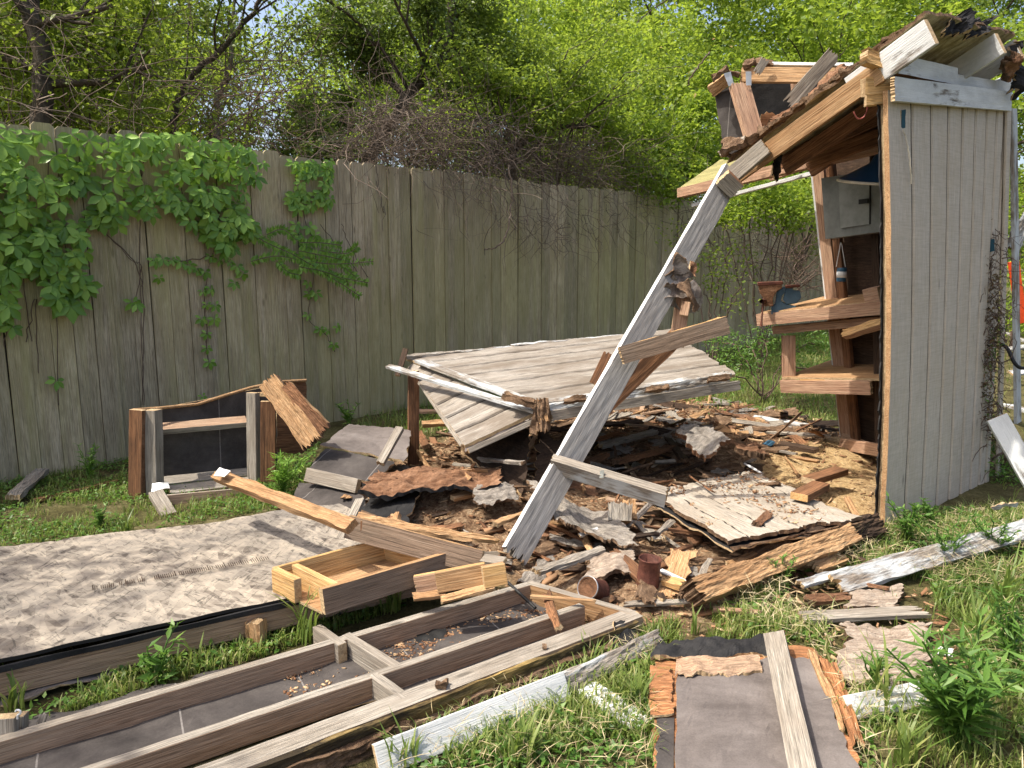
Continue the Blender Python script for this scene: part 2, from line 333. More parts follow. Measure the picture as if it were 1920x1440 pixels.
def patch(name, c00, c10, c11, c01, th, mat, nu=24, nv=16, jag=(0, 0, 0, 0), rough=.002, parent=None, label=None, cat=None, group=None, end=None, back=None, grooves=(), gdir='u', gw=.006, gd=.005, warp=None, jf=9.0, seed=0, gaxis=None, kind=None):
    """sheet through four corners; jag = raggedness in metres of edges u0,u1,v0,v1; grooves = positions 0..1 cut into the top face"""
    rd = random.Random(seed+int(abs(c00.x*911+c11.y*377))); sx = rd.uniform(0, 99)
    mw = frame(c00, c10, (c10-c00).cross(c01-c00)); inv = mw.inverted(); L = [inv @ c for c in (c00, c10, c11, c01)]
    lu = (c10-c00).length; lv = (c01-c00).length
    us = [(i/nu, 0) for i in range(nu+1)]; vs = [(j/nv, 0) for j in range(nv+1)]
    if grooves:
        tgt = us if gdir == 'u' else vs; ll = lu if gdir == 'u' else lv
        h = gw/ll/2
        for g in grooves:
            tgt[:] = [t for t in tgt if abs(t[0]-g) > h*2.2]
            tgt += [(g-h*1.3, 0), (g-h*.8, 1), (g+h*.8, 1), (g+h*1.3, 0)]
        tgt.sort()
    def jg(a, t, k):
        if a <= 0: return 0
        q = mnoise.noise((t*jf+sx, k*7.7, 1.3))+.6*mnoise.noise((t*jf*4.1+sx, k*3.3, 5.3))+.35*mnoise.noise((t*jf*13+sx, k, 8))
        return a*(max(0, .55+q*1.1))
    v = []
    for s in (1, -1):
        for u, gu in us:
            for vv, gv in vs:
                a, b = jg(jag[0], vv*lv, 1)/lu, 1-jg(jag[1], vv*lv, 2)/lu; c, d = jg(jag[2], u*lu, 3)/lv, 1-jg(jag[3], u*lu, 4)/lv
                U = a+(b-a)*u; V = c+(d-c)*vv
                p = L[0]*(1-U)*(1-V)+L[1]*U*(1-V)+L[2]*U*V+L[3]*(1-U)*V
                z = s*th/2+mnoise.noise((p.x*6+sx, p.y*6, 0))*rough*2+mnoise.noise((p.x*24, p.y*24, sx+s))*rough
                if s > 0 and (gu or gv): z -= gd
                if warp: z += warp(U, V)
                v.append((p.x, p.y, p.z+z))
    nu2, nv2 = len(us)-1, len(vs)-1
    f, mi = grid_faces(nu2, nv2); mi = [0 if k == 0 else (1 if k in (1, 3) else 2) for k in mi]
    for i in range(nu2):
        for j in range(nv2):
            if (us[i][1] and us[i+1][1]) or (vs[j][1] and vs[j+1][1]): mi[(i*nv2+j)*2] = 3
    me = pymesh(name, v, f, mi)
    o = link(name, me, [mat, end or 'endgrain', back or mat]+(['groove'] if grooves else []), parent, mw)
    return tag(o, label, cat, group, kind)
def tube_np(paths, radii, sides=4):
    """list of point arrays -> verts, quads"""
    V = []; Q = []; base = 0
    for P, r in zip(paths, radii):
        P = np.asarray(P, dtype=float); n = len(P); r = np.broadcast_to(np.asarray(r, dtype=float), (n,))
        T = np.gradient(P, axis=0); T /= (np.linalg.norm(T, axis=1, keepdims=True)+1e-9)
        up = np.array([0, 0, 1.]) if abs(T[0][2]) < .8 else np.array([1., 0, 0])
        A = np.cross(T, up); A /= (np.linalg.norm(A, axis=1, keepdims=True)+1e-9); B = np.cross(T, A)
        for k in range(sides):
            a = 2*math.pi*k/sides
            V.append(P+(A*math.cos(a)+B*math.sin(a))*r[:, None])
        i = np.arange(n-1)
        for k in range(sides):
            k2 = (k+1) % sides
            Q.append(np.stack([base+k*n+i, base+k2*n+i, base+k2*n+i+1, base+k*n+i+1], 1))
        base += n*sides
    return np.concatenate(V), np.concatenate(Q)
def tube(name, pts, r, mat, parent=None, sides=8, smooth=True, label=None, cat=None, group=None, origin=None, kind=None):
    if pts and not isinstance(pts[0], (list, np.ndarray)): pts = [pts]; r = [r]
    o0 = np.array(origin if origin is not None else pts[0][0], dtype=float)
    V, Q = tube_np([np.array([tuple(q) for q in p])-o0 for p in pts], r, sides)
    me = npmesh(name, V, Q, smooth); return tag(link(name, me, [mat], parent, Matrix.Translation(Vector(o0))), label, cat, group, kind)
def spline(pts, n=8, jit=0):
    pts = [Vector(p) for p in pts]; out = []; P = [pts[0]]+pts+[pts[-1]]
    for i in range(1, len(P)-2):
        for k in range(n):
            t = k/n; a, b, c, d = P[i-1], P[i], P[i+1], P[i+2]
            q = .5*((2*b)+(c-a)*t+(2*a-5*b+4*c-d)*t*t+(3*b-a-3*c+d)*t**3)
            if jit: q = q+Vector([rnd.gauss(0, jit) for _ in range(3)])
            out.append(q)
    out.append(pts[-1]); return out
def lathe(name, prof, mat, mw, parent=None, seg=32, smooth=True, mats=None, dent=0):
    v = []; f = []; n = len(prof)
    for k in range(seg):
        a = 2*math.pi*k/seg
        for (r, z) in prof:
            rr = r*(1+dent*mnoise.noise((math.cos(a)*2, math.sin(a)*2, z*30))); v.append((rr*math.cos(a), rr*math.sin(a), z))
    for k in range(seg):
        for i in range(n-1): a, b = k*n+i, ((k+1) % seg)*n+i; f.append((a, b, b+1, a+1))
    return link(name, pymesh(name, v, f, None, smooth), [mat], parent, mw)
def leaves_np(C0, D, Nn, L, Wd, fold=.25):
    """diamond leaves (6 verts, 4 tris folded on the midrib): base points, directions, normals, length, width"""
    D = D/np.linalg.norm(D, axis=1, keepdims=True); S = np.cross(D, Nn); S /= (np.linalg.norm(S, axis=1, keepdims=True)+1e-9); U = np.cross(S, D)
    L = L[:, None]; Wd = Wd[:, None]
    p0 = C0; m = C0+D*L*.45-U*Wd*fold*.5; l_ = C0+D*L*.38+S*Wd*.5+U*Wd*fold*.3; r_ = C0+D*L*.38-S*Wd*.5+U*Wd*fold*.3; t = C0+D*L-U*L*.10
    V = np.stack([p0, l_, t, r_, m], 1).reshape(-1, 3); n = len(C0); b = np.arange(n)[:, None]*5
    T = np.concatenate([b+np.array([[0, 4, 1]]), b+np.array([[4, 2, 1]]), b+np.array([[0, 3, 4]]), b+np.array([[4, 3, 2]])], 0)
    return V, T
def unit(n):
    v = rng.normal(size=(n, 3)); return v/np.linalg.norm(v, axis=1, keepdims=True)
def merge(parts):
    V = []; T = []; b = 0
    for v, t in parts: V.append(v); T.append(t+b); b += len(v)
    return np.concatenate(V), np.concatenate(T)
# ============================================================ SETTING: ground
def sstep(a, b, x):
    t = min(1, max(0, (x-a)/(b-a))); return t*t*(3-2*t)
DEB = [G(*q) for q in ((590, 905), (760, 860), (900, 800), (1120, 770), (1330, 745), (1560, 800), (1660, 850), (1660, 1000), (1480, 1080), (1330, 1150), (1210, 1190), (960, 1090), (700, 1050), (560, 1010))]
DEBP = [(p.x, p.y) for p in DEB]
def pdist(x, y, poly):
    """signed distance to polygon, positive inside"""
    d = 1e9
    for i in range(len(poly)):
        x1, y1 = poly[i]; x2, y2 = poly[i-1]; dx, dy = x2-x1, y2-y1
        t = max(0, min(1, ((x-x1)*dx+(y-y1)*dy)/(dx*dx+dy*dy+1e-12))); d = min(d, math.hypot(x-x1-t*dx, y-y1-t*dy))
    return d if inpoly(x, y, poly) else -d
SAW = [(G(*q).x, G(*q).y) for q in ((1640, 800), (1660, 1000), (1500, 960), (1400, 900), (1470, 850), (1560, 830))]
MOUND = [(G(960, 920, .1).x, G(960, 920, .1).y, .5, .35, .10), (G(860, 960).x, G(860, 960).y, .45, .3, .13), (G(1130, 850).x, G(1130, 850).y, .7, .45, .09), (G(1350, 850).x, G(1350, 850).y, .6, .5, .05)]
def gh(x, y):
    z = (.018*mnoise.noise((x*1.3, y*1.3, 0))+.008*mnoise.noise((x*5, y*5, 3)))*(.25+.75*sstep(3.4, 4.6, y+.3*x))-.004
    if -3 < x < 4 and 2 < y < 8:
        d = pdist(x, y, DEBP); k = sstep(-.1, .35, d)
        if k > 0:
            z += k*(.045+.03*mnoise.noise((x*4, y*4, 7))+.022*mnoise.noise((x*13, y*13, 2))+.008*mnoise.noise((x*40, y*40, 2)))
            for mx, my, rx, ry, h in MOUND: z += k*h*math.exp(-((x-mx)/rx)**2-((y-my)/ry)**2)
    return z
def axis_samples(a, b, st, far):
    mid = list(np.arange(a, b, st)); lo = []; hi = []; s = st; x = a
    while x > -far: s *= 1.35; x -= s; lo.append(x)
    s = st; x = mid[-1]
    while x < far: s *= 1.35; x += s; hi.append(x)
    return lo[::-1]+mid+hi
xs = axis_samples(-4.5, 5.2, .035, 400); ys = axis_samples(1.2, 8.2, .035, 400)
gv = [(x, y, gh(x, y)) for x in xs for y in ys]; nyy = len(ys)
gf = [(i*nyy+j, (i+1)*nyy+j, (i+1)*nyy+j+1, i*nyy+j+1) for i in range(len(xs)-1) for j in range(nyy-1)]
me = pymesh('ground', gv, gf, None, True)
vc = me.color_attributes.new('zone', 'FLOAT_COLOR', 'POINT'); buf = np.zeros((len(gv), 4), dtype=np.float32)
for i, (x, y, z) in enumerate(gv):
    if -3 < x < 4 and 2 < y < 8:
        buf[i, 0] = sstep(-.15, .1, pdist(x, y, DEBP)+.1*mnoise.noise((x*5, y*5, 9)))
        buf[i, 1] = sstep(-.12, .15, pdist(x, y, SAW)+.12*mnoise.noise((x*4, y*4, 4)))
vc.data.foreach_set('color', buf.ravel())
m, n, l, b = newmat('soil'); vec = coords(n, l, (1, 1, 1), rand=False)
a = noi(n, l, vec, 3.5, 8, .7); f = noi(n, l, vec, 70, 4, .7); a2 = noi(n, l, vec, 22, 6, .75, .8)
rg = ramp(n, [(.32, (.055, .042, .022)), (.48, (.11, .10, .04)), (.6, (.17, .15, .07)), (.78, (.30, .235, .15))]); l.new(a, rg.inputs[0])
rd_ = ramp(n, [(.30, (.05, .03, .018)), (.43, (.16, .095, .055)), (.54, (.30, .20, .12)), (.68, (.50, .38, .25))]); l.new(a2, rd_.inputs[0])
rs_ = ramp(n, [(.34, (.20, .11, .05)), (.47, (.50, .345, .17)), (.7, (.68, .51, .29))]); l.new(a2, rs_.inputs[0])
at = N(n, 'ShaderNodeVertexColor', layer_name='zone'); sp = N(n, 'ShaderNodeSeparateColor'); l.new(at.outputs[0], sp.inputs[0])
c1 = mix(n, l, sp.outputs[0], rg.outputs[0], rd_.outputs[0]); c1 = mix(n, l, sp.outputs[1], c1, rs_.outputs[0])
rf = ramp(n, [(.33, (.45,)*3), (.65, (1.2,)*3)]); l.new(f, rf.inputs[0]); c1 = mix(n, l, .8, c1, rf.outputs[0], 'MULTIPLY')
l.new(c1, b.inputs['Base Color']); b.inputs['Roughness'].default_value = .95; b.inputs['Specular IOR Level'].default_value = .1
sm = N(n, 'ShaderNodeMath', operation='MULTIPLY_ADD', i_1=1.0); l.new(a2, sm.inputs[0]); l.new(f, sm.inputs[2]); bump(n, l, sm.outputs[0], b, .9, .02)
M['soil'] = m
tag(link('ground', me, ['soil']), kind='structure')

# ============================================================ FENCE
FH = 2.42
def fpos(s): return FA+FD*s
fence = thing('wooden_fence', 'tall weathered grey-green picket fence running along the back of the yard', 'fence', fpos(0))
v = []; f = []
def addbox(v, f, P, X, Y, Z, top=None):
    b0 = len(v); base = [P, P+X, P+X+Y, P+Y]
    for q in base: v.append(q)
    for q in base: v.append(q+Z)
    for a in ((0, 3, 2, 1), (4, 5, 6, 7), (0, 1, 5, 4), (1, 2, 6, 5), (2, 3, 7, 6), (3, 0, 4, 7)): f.append(tuple(b0+k for k in a))
s = -7.0
while s < 24:
    wd = .138+rnd.gauss(0, .004); h = FH+rnd.gauss(0, .012)+.02*mnoise.noise((s*.5, 0, 0)); ln = rnd.gauss(0, .004)
    off = rnd.gauss(0, .006); th = .018; lean = rnd.gauss(0, .006)
    p = fpos(s)+FN*off; b0 = len(v); c = .022
    prof = [(0, -.08), (wd, -.08), (wd, h-c), (wd-c, h), (c, h), (0, h-c)]
    cup = rnd.gauss(0, .003)
    for dd in (0, -th):
        for (a, z) in prof: v.append(p+FD*(a+lean*z/h)+FN*(dd+ln*z/h)+Vector((0, 0, z)))
    f.append(tuple(b0+k for k in range(6))); f.append(tuple(b0+6+k for k in reversed(range(6))))
    for k in range(6): k2 = (k+1) % 6; f.append((b0+k, b0+6+k, b0+6+k2, b0+k2))
    s += wd+abs(rnd.gauss(0, .001))+.004
v = [q-fpos(0) for q in v]
# shift into a local frame whose X runs along the fence
mwf = frame(fpos(0), fpos(0)+FD, (0, 0, 1)); inv = mwf.to_3x3().inverted(); v = [inv @ q for q in v]
link('pickets', pymesh('pickets', v, f), ['fencewood'], fence, mwf)
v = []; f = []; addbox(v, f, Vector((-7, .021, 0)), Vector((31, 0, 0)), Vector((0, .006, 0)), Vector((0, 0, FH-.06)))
link('backing', pymesh('backing', v, f), ['groove'], fence, mwf)  # added dark sheet, not a fence part; stands in for shade in picket gaps
for z in (.35, 1.25, 2.1):
    v = []; f = []; addbox(v, f, Vector((-7, -.0, z)), Vector((31, 0, 0)), Vector((0, .04, 0)), Vector((0, 0, .09)))
    v = [q+Vector((0, .031, 0)) for q in v]
    link('rail', pymesh('rail', v, f), ['fencewood'], fence, mwf)

# ============================================================ SHED
shed = thing('ruined_shed', 'half-collapsed wooden shed corner with grey grooved siding, broken roof and white trim', 'shed', Vector((2.6, 5.0, 0)))
SP = dict(parent=shed)
bl, br, tr_, tl = W(1652, 1012, 4.02), W(1850, 908, 5.02), W(1889, 196, 5.1), W(1659, 170, 4.08)
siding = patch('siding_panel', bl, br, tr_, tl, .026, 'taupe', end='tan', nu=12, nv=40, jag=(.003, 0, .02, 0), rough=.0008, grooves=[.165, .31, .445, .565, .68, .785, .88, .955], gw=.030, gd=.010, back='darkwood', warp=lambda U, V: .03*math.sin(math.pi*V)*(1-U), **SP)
wn = (br-bl).cross(tl-bl).normalized()      # outward normal of the near wall
# layers behind the siding: cut edge of sheathing
patch('sheathing', bl-wn*.035+(br-bl)*.02+Vector((0, 0, .05)), br-wn*.035, tr_-wn*.035, tl-wn*.035+(tr_-tl)*.02, .022, 'tan', nu=8, nv=60, jag=(.004, 0, .03, 0), jf=5, rough=.001, end='endgrain', back='feltdark', warp=lambda U, V: .03*math.sin(math.pi*V)*(1-U), **SP)
patch('felt_lining', bl-wn*.045+(br-bl)*.0, br-wn*.045, tr_-wn*.045, tl-wn*.045, .006, 'feltdark', end='feltdark', nu=8, nv=90, jag=(.016, 0, .03, 0), jf=31, warp=lambda U, V: .03*math.sin(math.pi*V)*(1-U), **SP)
for t in (.3, .8):
    a = bl.lerp(br, t)-wn*.11+Vector((0, 0, .05)); c = tl.lerp(tr_, t)-wn*.11
    board('wall_stud', a, c, .089, .038, 'brown', n=(tr_-tl).normalized(), **SP)
# frieze board
fz0, fz1 = W(1664, 169, 4.03), W(1886, 192, 5.05)
board('frieze_board', fz0+wn*.022, fz1+wn*.022, .118, .022, 'white', n=wn, jag=(.012, 0), end='endgrain', **SP)
board('corner_trim', W(1893, 205, 5.12)+wn*.02, W(1902, 792, 5.1)+wn*.02, .085, .022, 'peeling', n=wn, **SP)
board('corner_board', W(1882, 205, 5.06)+wn*.026, W(1868, 890, 5.08)+wn*.012, .07, .016, 'taupe', n=wn, rough=.001, **SP)
# skirt board at the foot, flaking
patch('skirt_board', W(1700, 985, 4.25), W(1850, 915, 5.0), W(1852, 935, 4.95), W(1760, 960, 4.5), .02, 'peeling', nu=20, nv=6, jag=(.02, .05, .03, .02), rough=.004, end='peeling', **SP)
# plate ends and stubs, broken fresh wood
board('top_plate', W(1612, 164, 4.12), W(1672, 160, 4.12), .045, .09, 'fresh', n=(0, 0, 1), jag=(.035, 0), rough=.004, **SP)
board('top_plate', W(1616, 182, 4.12), W(1668, 179, 4.12), .042, .09, 'fresh', n=(0, 0, 1), jag=(.03, 0), rough=.004, **SP)
for a in range(2): pass
board('blocking', W(1616, 104, 4.05), W(1660, 122, 4.1), .075, .05, 'fresh', n=wn, jag=(.02, .004), rough=.004, edge='fresh', **SP)
board('blocking', W(1668, 122, 4.12)+wn*.02, W(1784, 146, 4.6)+wn*.02, .095, .03, 'white', n=wn, jag=(.02, 0), edge='brown', **SP)
board('blocking', W(1786, 156, 4.65), W(1868, 168, 5.0), .10, .03, 'white', n=wn, **SP)
board('blocking', W(1868, 166, 5.0), W(1900, 150, 5.1), .10, .03, 'white', n=wn, **SP)
# dark gap under blocking: beam seen behind
board('wall_beam', W(1660, 148, 4.2), W(1790, 168, 4.75), .06, .05, 'brown', n=(0, 0, 1), **SP)
# roof: deck through four corners, rafters under it
A0, A1, A2 = W(1356, 314, 5.0), W(1742, 27, 3.86), W(1915, 66, 4.85)
ru = (A2-A1); A3 = A0+ru
dn = (A1-A0).cross(A3-A0).normalized(); dn = dn if dn.z > 0 else -dn
patch('roof_deck', A0+dn*.02, A1+dn*.02, A2+dn*.02, A3+dn*.02, .018, 'mold', nu=60, nv=30, jag=(.10, .02, .04, .06), rough=.005, back='mold', end='rot', jf=6, **SP)
patch('roof_felt', A0+dn*.034, A1+dn*.034-(A1-A0)*.01, A2+dn*.034, A3+dn*.034, .010, 'shingle', nu=60, nv=24, jag=(.14, .03, .05, .05), rough=.012, end='rot', back='rot', jf=8, **SP)
patch('roof_felt', A0.lerp(A1, .02)+dn*.045, A0.lerp(A1, .80)+dn*.045, A0.lerp(A1, .80)+ru*.15+dn*.045, A0.lerp(A1, .02)+ru*.15+dn*.045, .014, 'rot', nu=80, nv=12, jag=(.05, .05, .05, .03), rough=.02, end='rot', jf=13, **SP)
rv = (A1-A0).normalized()
def rafter(u, s0, s1, mat, dz=0, nm='rafter', wd=.108, jag=(0, 0), **k):
    return board(nm, A0.lerp(A1, s0)+ru*u-dn*(.01+wd/2+dz), A0.lerp(A1, s1)+ru*u-dn*(.01+wd/2+dz), wd, .038, mat, n=ru.normalized(), jag=jag, parent=shed, **k)
rafter(-.005, .05, .80, 'tan', dz=.03, jag=(0, .02))
rafter(.0, .66, .985, 'white', nm='rafter_tail', wd=.135)
board('rafter_end', W(1345, 352, 4.82), W(1440, 272, 4.66), .10, .04, 'weathered', n=ru.normalized()*-1, jag=(.0, .02), parent=shed)
rafter(.42, .05, .8, 'brown', dz=.01)
rafter(.78, -.02, .72, 'brown')
rafter(.70, .66, .99, 'white', nm='rafter_tail', wd=.13)
rafter(.97, .72, .98, 'white', nm='rafter_tail', wd=.13)
# long beams below the roof inside
board('roof_beam', W(1462, 300, 5.4), W(1665, 205, 4.9), .13, .04, 'brown', n=(-.5, -.8, .1), **SP)
board('roof_beam', W(1520, 305, 5.6), W(1665, 250, 5.1), .10, .04, 'brown', n=(-.5, -.8, .1), **SP)
# broken fringe board piece along roof edge
board('splintered_lath', W(1472, 203, 4.72), W(1572, 92, 4.55), .085, .02, 'weathered', n=(.25, -.9, .45), jag=(.05, .05), rough=.003, label='grey splintered lath sticking up over the roof edge', **SP)
board('splintered_lath', W(1345, 293, 5.0), W(1405, 256, 4.9), .05, .02, 'weathered', n=(-.2, -.7, .7), jag=(.03, .05), **SP)
patch('torn_edge', W(1352, 296, 4.86), W(1448, 240, 4.75), W(1448, 226, 4.9), W(1350, 276, 5.05), .035, 'rot', nu=40, nv=12, jag=(.03, .05, .03, .03), rough=.03, end='rot', jf=16, **SP)
patch('torn_edge', W(1440, 243, 4.73), W(1600, 128, 4.3), W(1600, 116, 4.4), W(1440, 232, 4.85), .02, 'rustrot', nu=60, nv=10, jag=(.05, .05, .02, .02), rough=.02, end='rot', jf=16, **SP)
# black torn felt hanging off the roof corner
patch('torn_felt', W(1762, 62, 4.0), W(1855, 66, 4.5), W(1848, 45, 4.7), W(1775, 22, 4.2), .008, 'feltdark', nu=26, nv=14, jag=(.03, .05, .0, .06), rough=.05, jf=10, **SP)
patch('torn_felt', W(1878, 80, 4.8), W(1925, 75, 4.9), W(1925, 185, 4.9), W(1888, 190, 4.95), .008, 'feltdark', nu=20, nv=26, jag=(.08, .05, .0, .12), rough=.05, jf=12, **SP)
patch('rotten_fascia', W(1872, 125, 4.82), W(1902, 85, 4.78), W(1912, 110, 4.8), W(1888, 160, 4.9), .05, 'rustrot', nu=16, nv=16, jag=(.03, .03, .04, .05), rough=.03, end='rot', jf=15, **SP)
# header over the doorway
board('header_beam', W(1277, 362, 7.35), W(1660, 272, 5.2), .085, .09, 'pink', n=(-.62, -.78, 0), jag=(0, .02), edge='pink', **SP)
board('header_trim', W(1300, 385, 7.25), W(1535, 322, 6.15), .03, .05, 'white', n=(-.62, -.78, 0), **SP)
patch('mossy_sheathing', W(1274, 353, 7.3), W(1415, 332, 6.6), W(1430, 300, 7.2), W(1352, 300, 8.0), .018, 'mossy', nu=16, nv=12, jag=(.01, .02, .004, .03), **SP)
board('broken_plate_end', W(1440, 335, 6.4), W(1498, 312, 6.2), .06, .05, 'pink', n=(-.6, -.8, 0), jag=(.03, .04), rough=.004, **SP)
patch('torn_felt', W(1446, 290, 5.3), W(1470, 286, 5.3), W(1456, 352, 5.35), W(1444, 335, 5.3), .006, 'feltdark', nu=8, nv=20, jag=(.02, .02, 0, .04), rough=.03, **SP)
# end wall: door post, studs, dark sheathing, floor plate
p0, p1 = W(1591, 842, 5.95), W(1533, 292, 6.05)
board('door_post', p0, p1, .09, .05, 'pink', n=(-.75, -.66, 0), **SP)
board('wall_stud', W(1606, 838, 5.8), W(1556, 292, 5.95), .07, .04, 'brown', n=(-.9, -.4, 0), **SP)
board('siding_edge', W(1582, 842, 6.02), W(1522, 305, 6.12), .03, .03, 'white', n=(-.62, -.78, 0), **SP)
e0, e1 = W(1600, 842, 5.95), W(1560, 285, 6.1)
fe0, fe1 = br-wn*.1, tr_-wn*.1
patch('end_wall_sheathing', e0, fe0, fe1, e1, .02, 'darkwood', nu=8, nv=8, **SP)
board('floor_plate', W(1580, 832, 5.85), W(1660, 846, 5.2), .05, .09, 'pink', n=(0, 0, 1), **SP)
board('wall_stud', W(1650, 838, 5.45), W(1640, 285, 5.55), .05, .09, 'darkwood', n=(-.62, -.78, 0), **SP)
# upturned roof gable piece (upper left)
YB = 5.6
board('gable_rail', W(1386, 141, YB), W(1600, 142, YB-.3), .10, .04, 'tan', n=(.1, -1, .1), jag=(.02, .0), rough=.003, **SP)
board('gable_trim', W(1438, 122, YB-.02), W(1600, 124, YB-.3), .02, .06, 'white', n=(.1, -1, .1), jag=(.02, 0), **SP)
board('gable_rail', W(1331, 172, YB+.1), W(1368, 146, YB), .085, .04, 'tan', n=(.3, -1, .1), jag=(.01, .02), rough=.004, **SP)
board('gable_post', W(1384, 154, YB-.05), W(1416, 262, YB-.2), .145, .04, 'pink', n=(.3, -1, .1), jag=(.03, .02), rough=.003, edge='pink', **SP)
board('gable_stud', W(1493, 154, YB+.02), W(1496, 205, YB), .07, .04, 'pink', n=(0, -1, 0), **SP)
patch('gable_felt', W(1360, 300, YB+.05), W(1410, 300, YB+.0), W(1372, 160, YB+.05), W(1339, 178, YB+.12), .01, 'felt', nu=8, nv=14, jag=(.015, 0, .02, 0), **SP)
patch('gable_felt', W(1400, 290, YB+.12), W(1560, 260, YB+.0), W(1540, 148, YB+.06), W(1396, 146, YB+.1), .01, 'feltdark', nu=8, nv=14, **SP)
patch('gable_plywood', W(1424, 240, YB+.07), W(1470, 240, YB+.07), W(1474, 212, YB+.07), W(1426, 204, YB+.07), .01, 'orangeply', nu=14, nv=14, jag=(.01, .01, 0, .03), jf=14, **SP)
for (x0, y0, x1, y1) in ((1366, 132, 1388, 138), (1392, 122, 1420, 112), (1334, 150, 1366, 128), (1412, 120, 1450, 122)):
    patch('rotten_edge', W(x0, y0+6, YB-.05), W(x1, y1+6, YB-.08), W(x1, y1-4, YB), W(x0, y0-4, YB), .03, 'rot', nu=14, nv=8, jag=(.02, .02, .01, .02), rough=.018, end='rot', jf=20, **SP)
patch('metal_plate', W(1357, 138, YB-.09), W(1366, 162, YB-.09), W(1376, 158, YB-.09), W(1370, 134, YB-.09), .003, 'galv', nu=3, nv=3, **SP)
patch('metal_plate', W(1398, 134, YB-.09), W(1399, 160, YB-.09), W(1409, 160, YB-.09), W(1409, 134, YB-.09), .003, 'galv', nu=3, nv=3, **SP)
board('splintered_lath', W(1415, 144, YB-.12), W(1438, 106, YB-.14), .055, .02, 'weathered', n=(.1, -1, .2), jag=(.04, .03), **SP)
# small blue slots in the siding
for (x0, y0, x1, y1, Y) in ((1688, 206, 1697, 243, 4.15), (1851, 449, 1864, 474, 4.93)):
    patch('siding_hole', W(x0, y1, Y), W(x1, y1-3, Y+.03), W(x1, y0-2, Y+.03), W(x0, y0, Y), .006, 'bluemat', nu=3, nv=5, jag=(.003, .003, .003, .004), **SP)
# hooks and wires
tag(tube('wire_hook', spline([W(1625, 188, 4.3), W(1626, 205, 4.3), W(1619, 220, 4.3), W(1608, 222, 4.3), W(1602, 213, 4.3), W(1601, 209, 4.3)], 6), .004, 'pinkwire'), 'pink plastic coated wire hook hanging under the broken plate end', 'hook')
tag(tube('dangling_string', spline([W(1694, 244, 4.14), W(1700, 262, 4.14), W(1706, 300, 4.14), W(1709, 345, 4.16)], 10, .0015), .0045, 'cream'), 'thin dry string hanging from the upper blue hole in the siding', 'string')
# breaker box, lamp shade, tin can on its wire
bk = thing('breaker_box', 'grey metal breaker box with rust specks on the shed wall above the workbench', 'breaker box', W(1600, 445, 5.6))
patch('case', W(1556, 448, 5.78), W(1662, 434, 5.25), W(1662, 318, 5.3), W(1548, 334, 5.85), .08, 'panelgrey', nu=3, nv=3, rough=.0, end='panelgrey', parent=bk)
patch('door', W(1578, 428, 5.6), W(1632, 420, 5.34), W(1632, 335, 5.37), W(1574, 336, 5.63), .02, 'doorgrey', nu=3, nv=3, rough=.0, end='black', parent=bk)
patch('label_slot', W(1611, 383, 5.40), W(1628, 381, 5.32), W(1628, 372, 5.32), W(1611, 374, 5.40), .012, 'black', nu=2, nv=2, rough=0, end='black', parent=bk)
lm = thing('lamp_shade', 'blue enamel shop lamp shade with pale rim hanging inside the shed', 'lamp', W(1648, 330, 4.9))
lathe('shade', [(.03, .16), (.045, .15), (.07, .10), (.15, .05), (.235, 0), (.245, -.006), (.235, -.004), (.14, .046), (.06, .09)], 'bluepaint', Matrix.Translation(W(1648, 337, 4.9)) @ Matrix.Rotation(R(11), 4, 'X'), lm, 40)
lathe('rim', [(.238, .002), (.25, -.004), (.25, -.014), (.236, -.010)], 'cream', Matrix.Translation(W(1648, 337, 4.9)) @ Matrix.Rotation(R(11), 4, 'X'), lm, 40)
tube('cord', [W(1648, 290, 4.9), W(1647, 240, 4.9)], .004, 'black', lm, origin=W(1648, 290, 4.9))
cn = thing('hanging_tin', 'small blue and white tin hanging from a wire loop beside the door post', 'tin can', W(1577, 528, 5.7))
lathe('can', [(0, 0), (.032, 0), (.034, .004), (.034, .10), (.032, .104), (.028, .10), (0, .10)], 'bluebit', Matrix.Translation(W(1577, 528, 5.7)), cn, 24)
lathe('paper_band', [(.0345, .03), (.0355, .03), (.0355, .075), (.0345, .075)], 'whiteplastic', Matrix.Translation(W(1577, 528, 5.7)), cn, 24)
tube('wire_loop', spline([W(1568, 500, 5.7), W(1574, 468, 5.7), W(1577, 455, 5.7), W(1581, 475, 5.7), W(1585, 500, 5.7)], 6), .003, 'whiteplastic', cn, origin=W(1577, 470, 5.7))

# ============================================================ WORKBENCH and vise
wb = thing('workbench', 'rough lumber workbench with lower shelf, tilted beside the shed wall', 'workbench', G(1500, 830))
BP = dict(parent=wb)
Cl, Cr = W(1420, 600, 6.0), W(1655, 577, 5.25)
Bl, Br_ = W(1545, 560, 6.75), W(1700, 530, 6.0)
patch('bench_top', W(1424, 588, 6.0), W(1660, 566, 5.25), W(1712, 528, 5.95), W(1592, 546, 6.5), .02, 'tan', nu=16, nv=8, jag=(.02, 0, 0, .02), rough=.003, **BP)
board('front_board', Cl, Cr, .092, .038, 'pink', n=(-.3, -1, 0), jag=(.006, 0), **BP)
board('front_board', W(1450, 619, 6.02), W(1655, 601, 5.35), .062, .038, 'pink', n=(-.3, -1, 0), **BP)
board('side_board', W(1424, 602, 6.05), W(1592, 555, 6.55), .08, .038, 'brown', n=(-.8, .5, 0), **BP)
board('leg', W(1478, 629, 5.97), W(1479, 712, 5.93), .105, .06, 'pink', n=(-.3, -1, 0), edge='brown', **BP)
board('shelf_board', W(1465, 724, 5.9), W(1637, 727, 5.3), .10, .038, 'pink', n=(-.3, -1, 0), jag=(.003, .02), **BP)
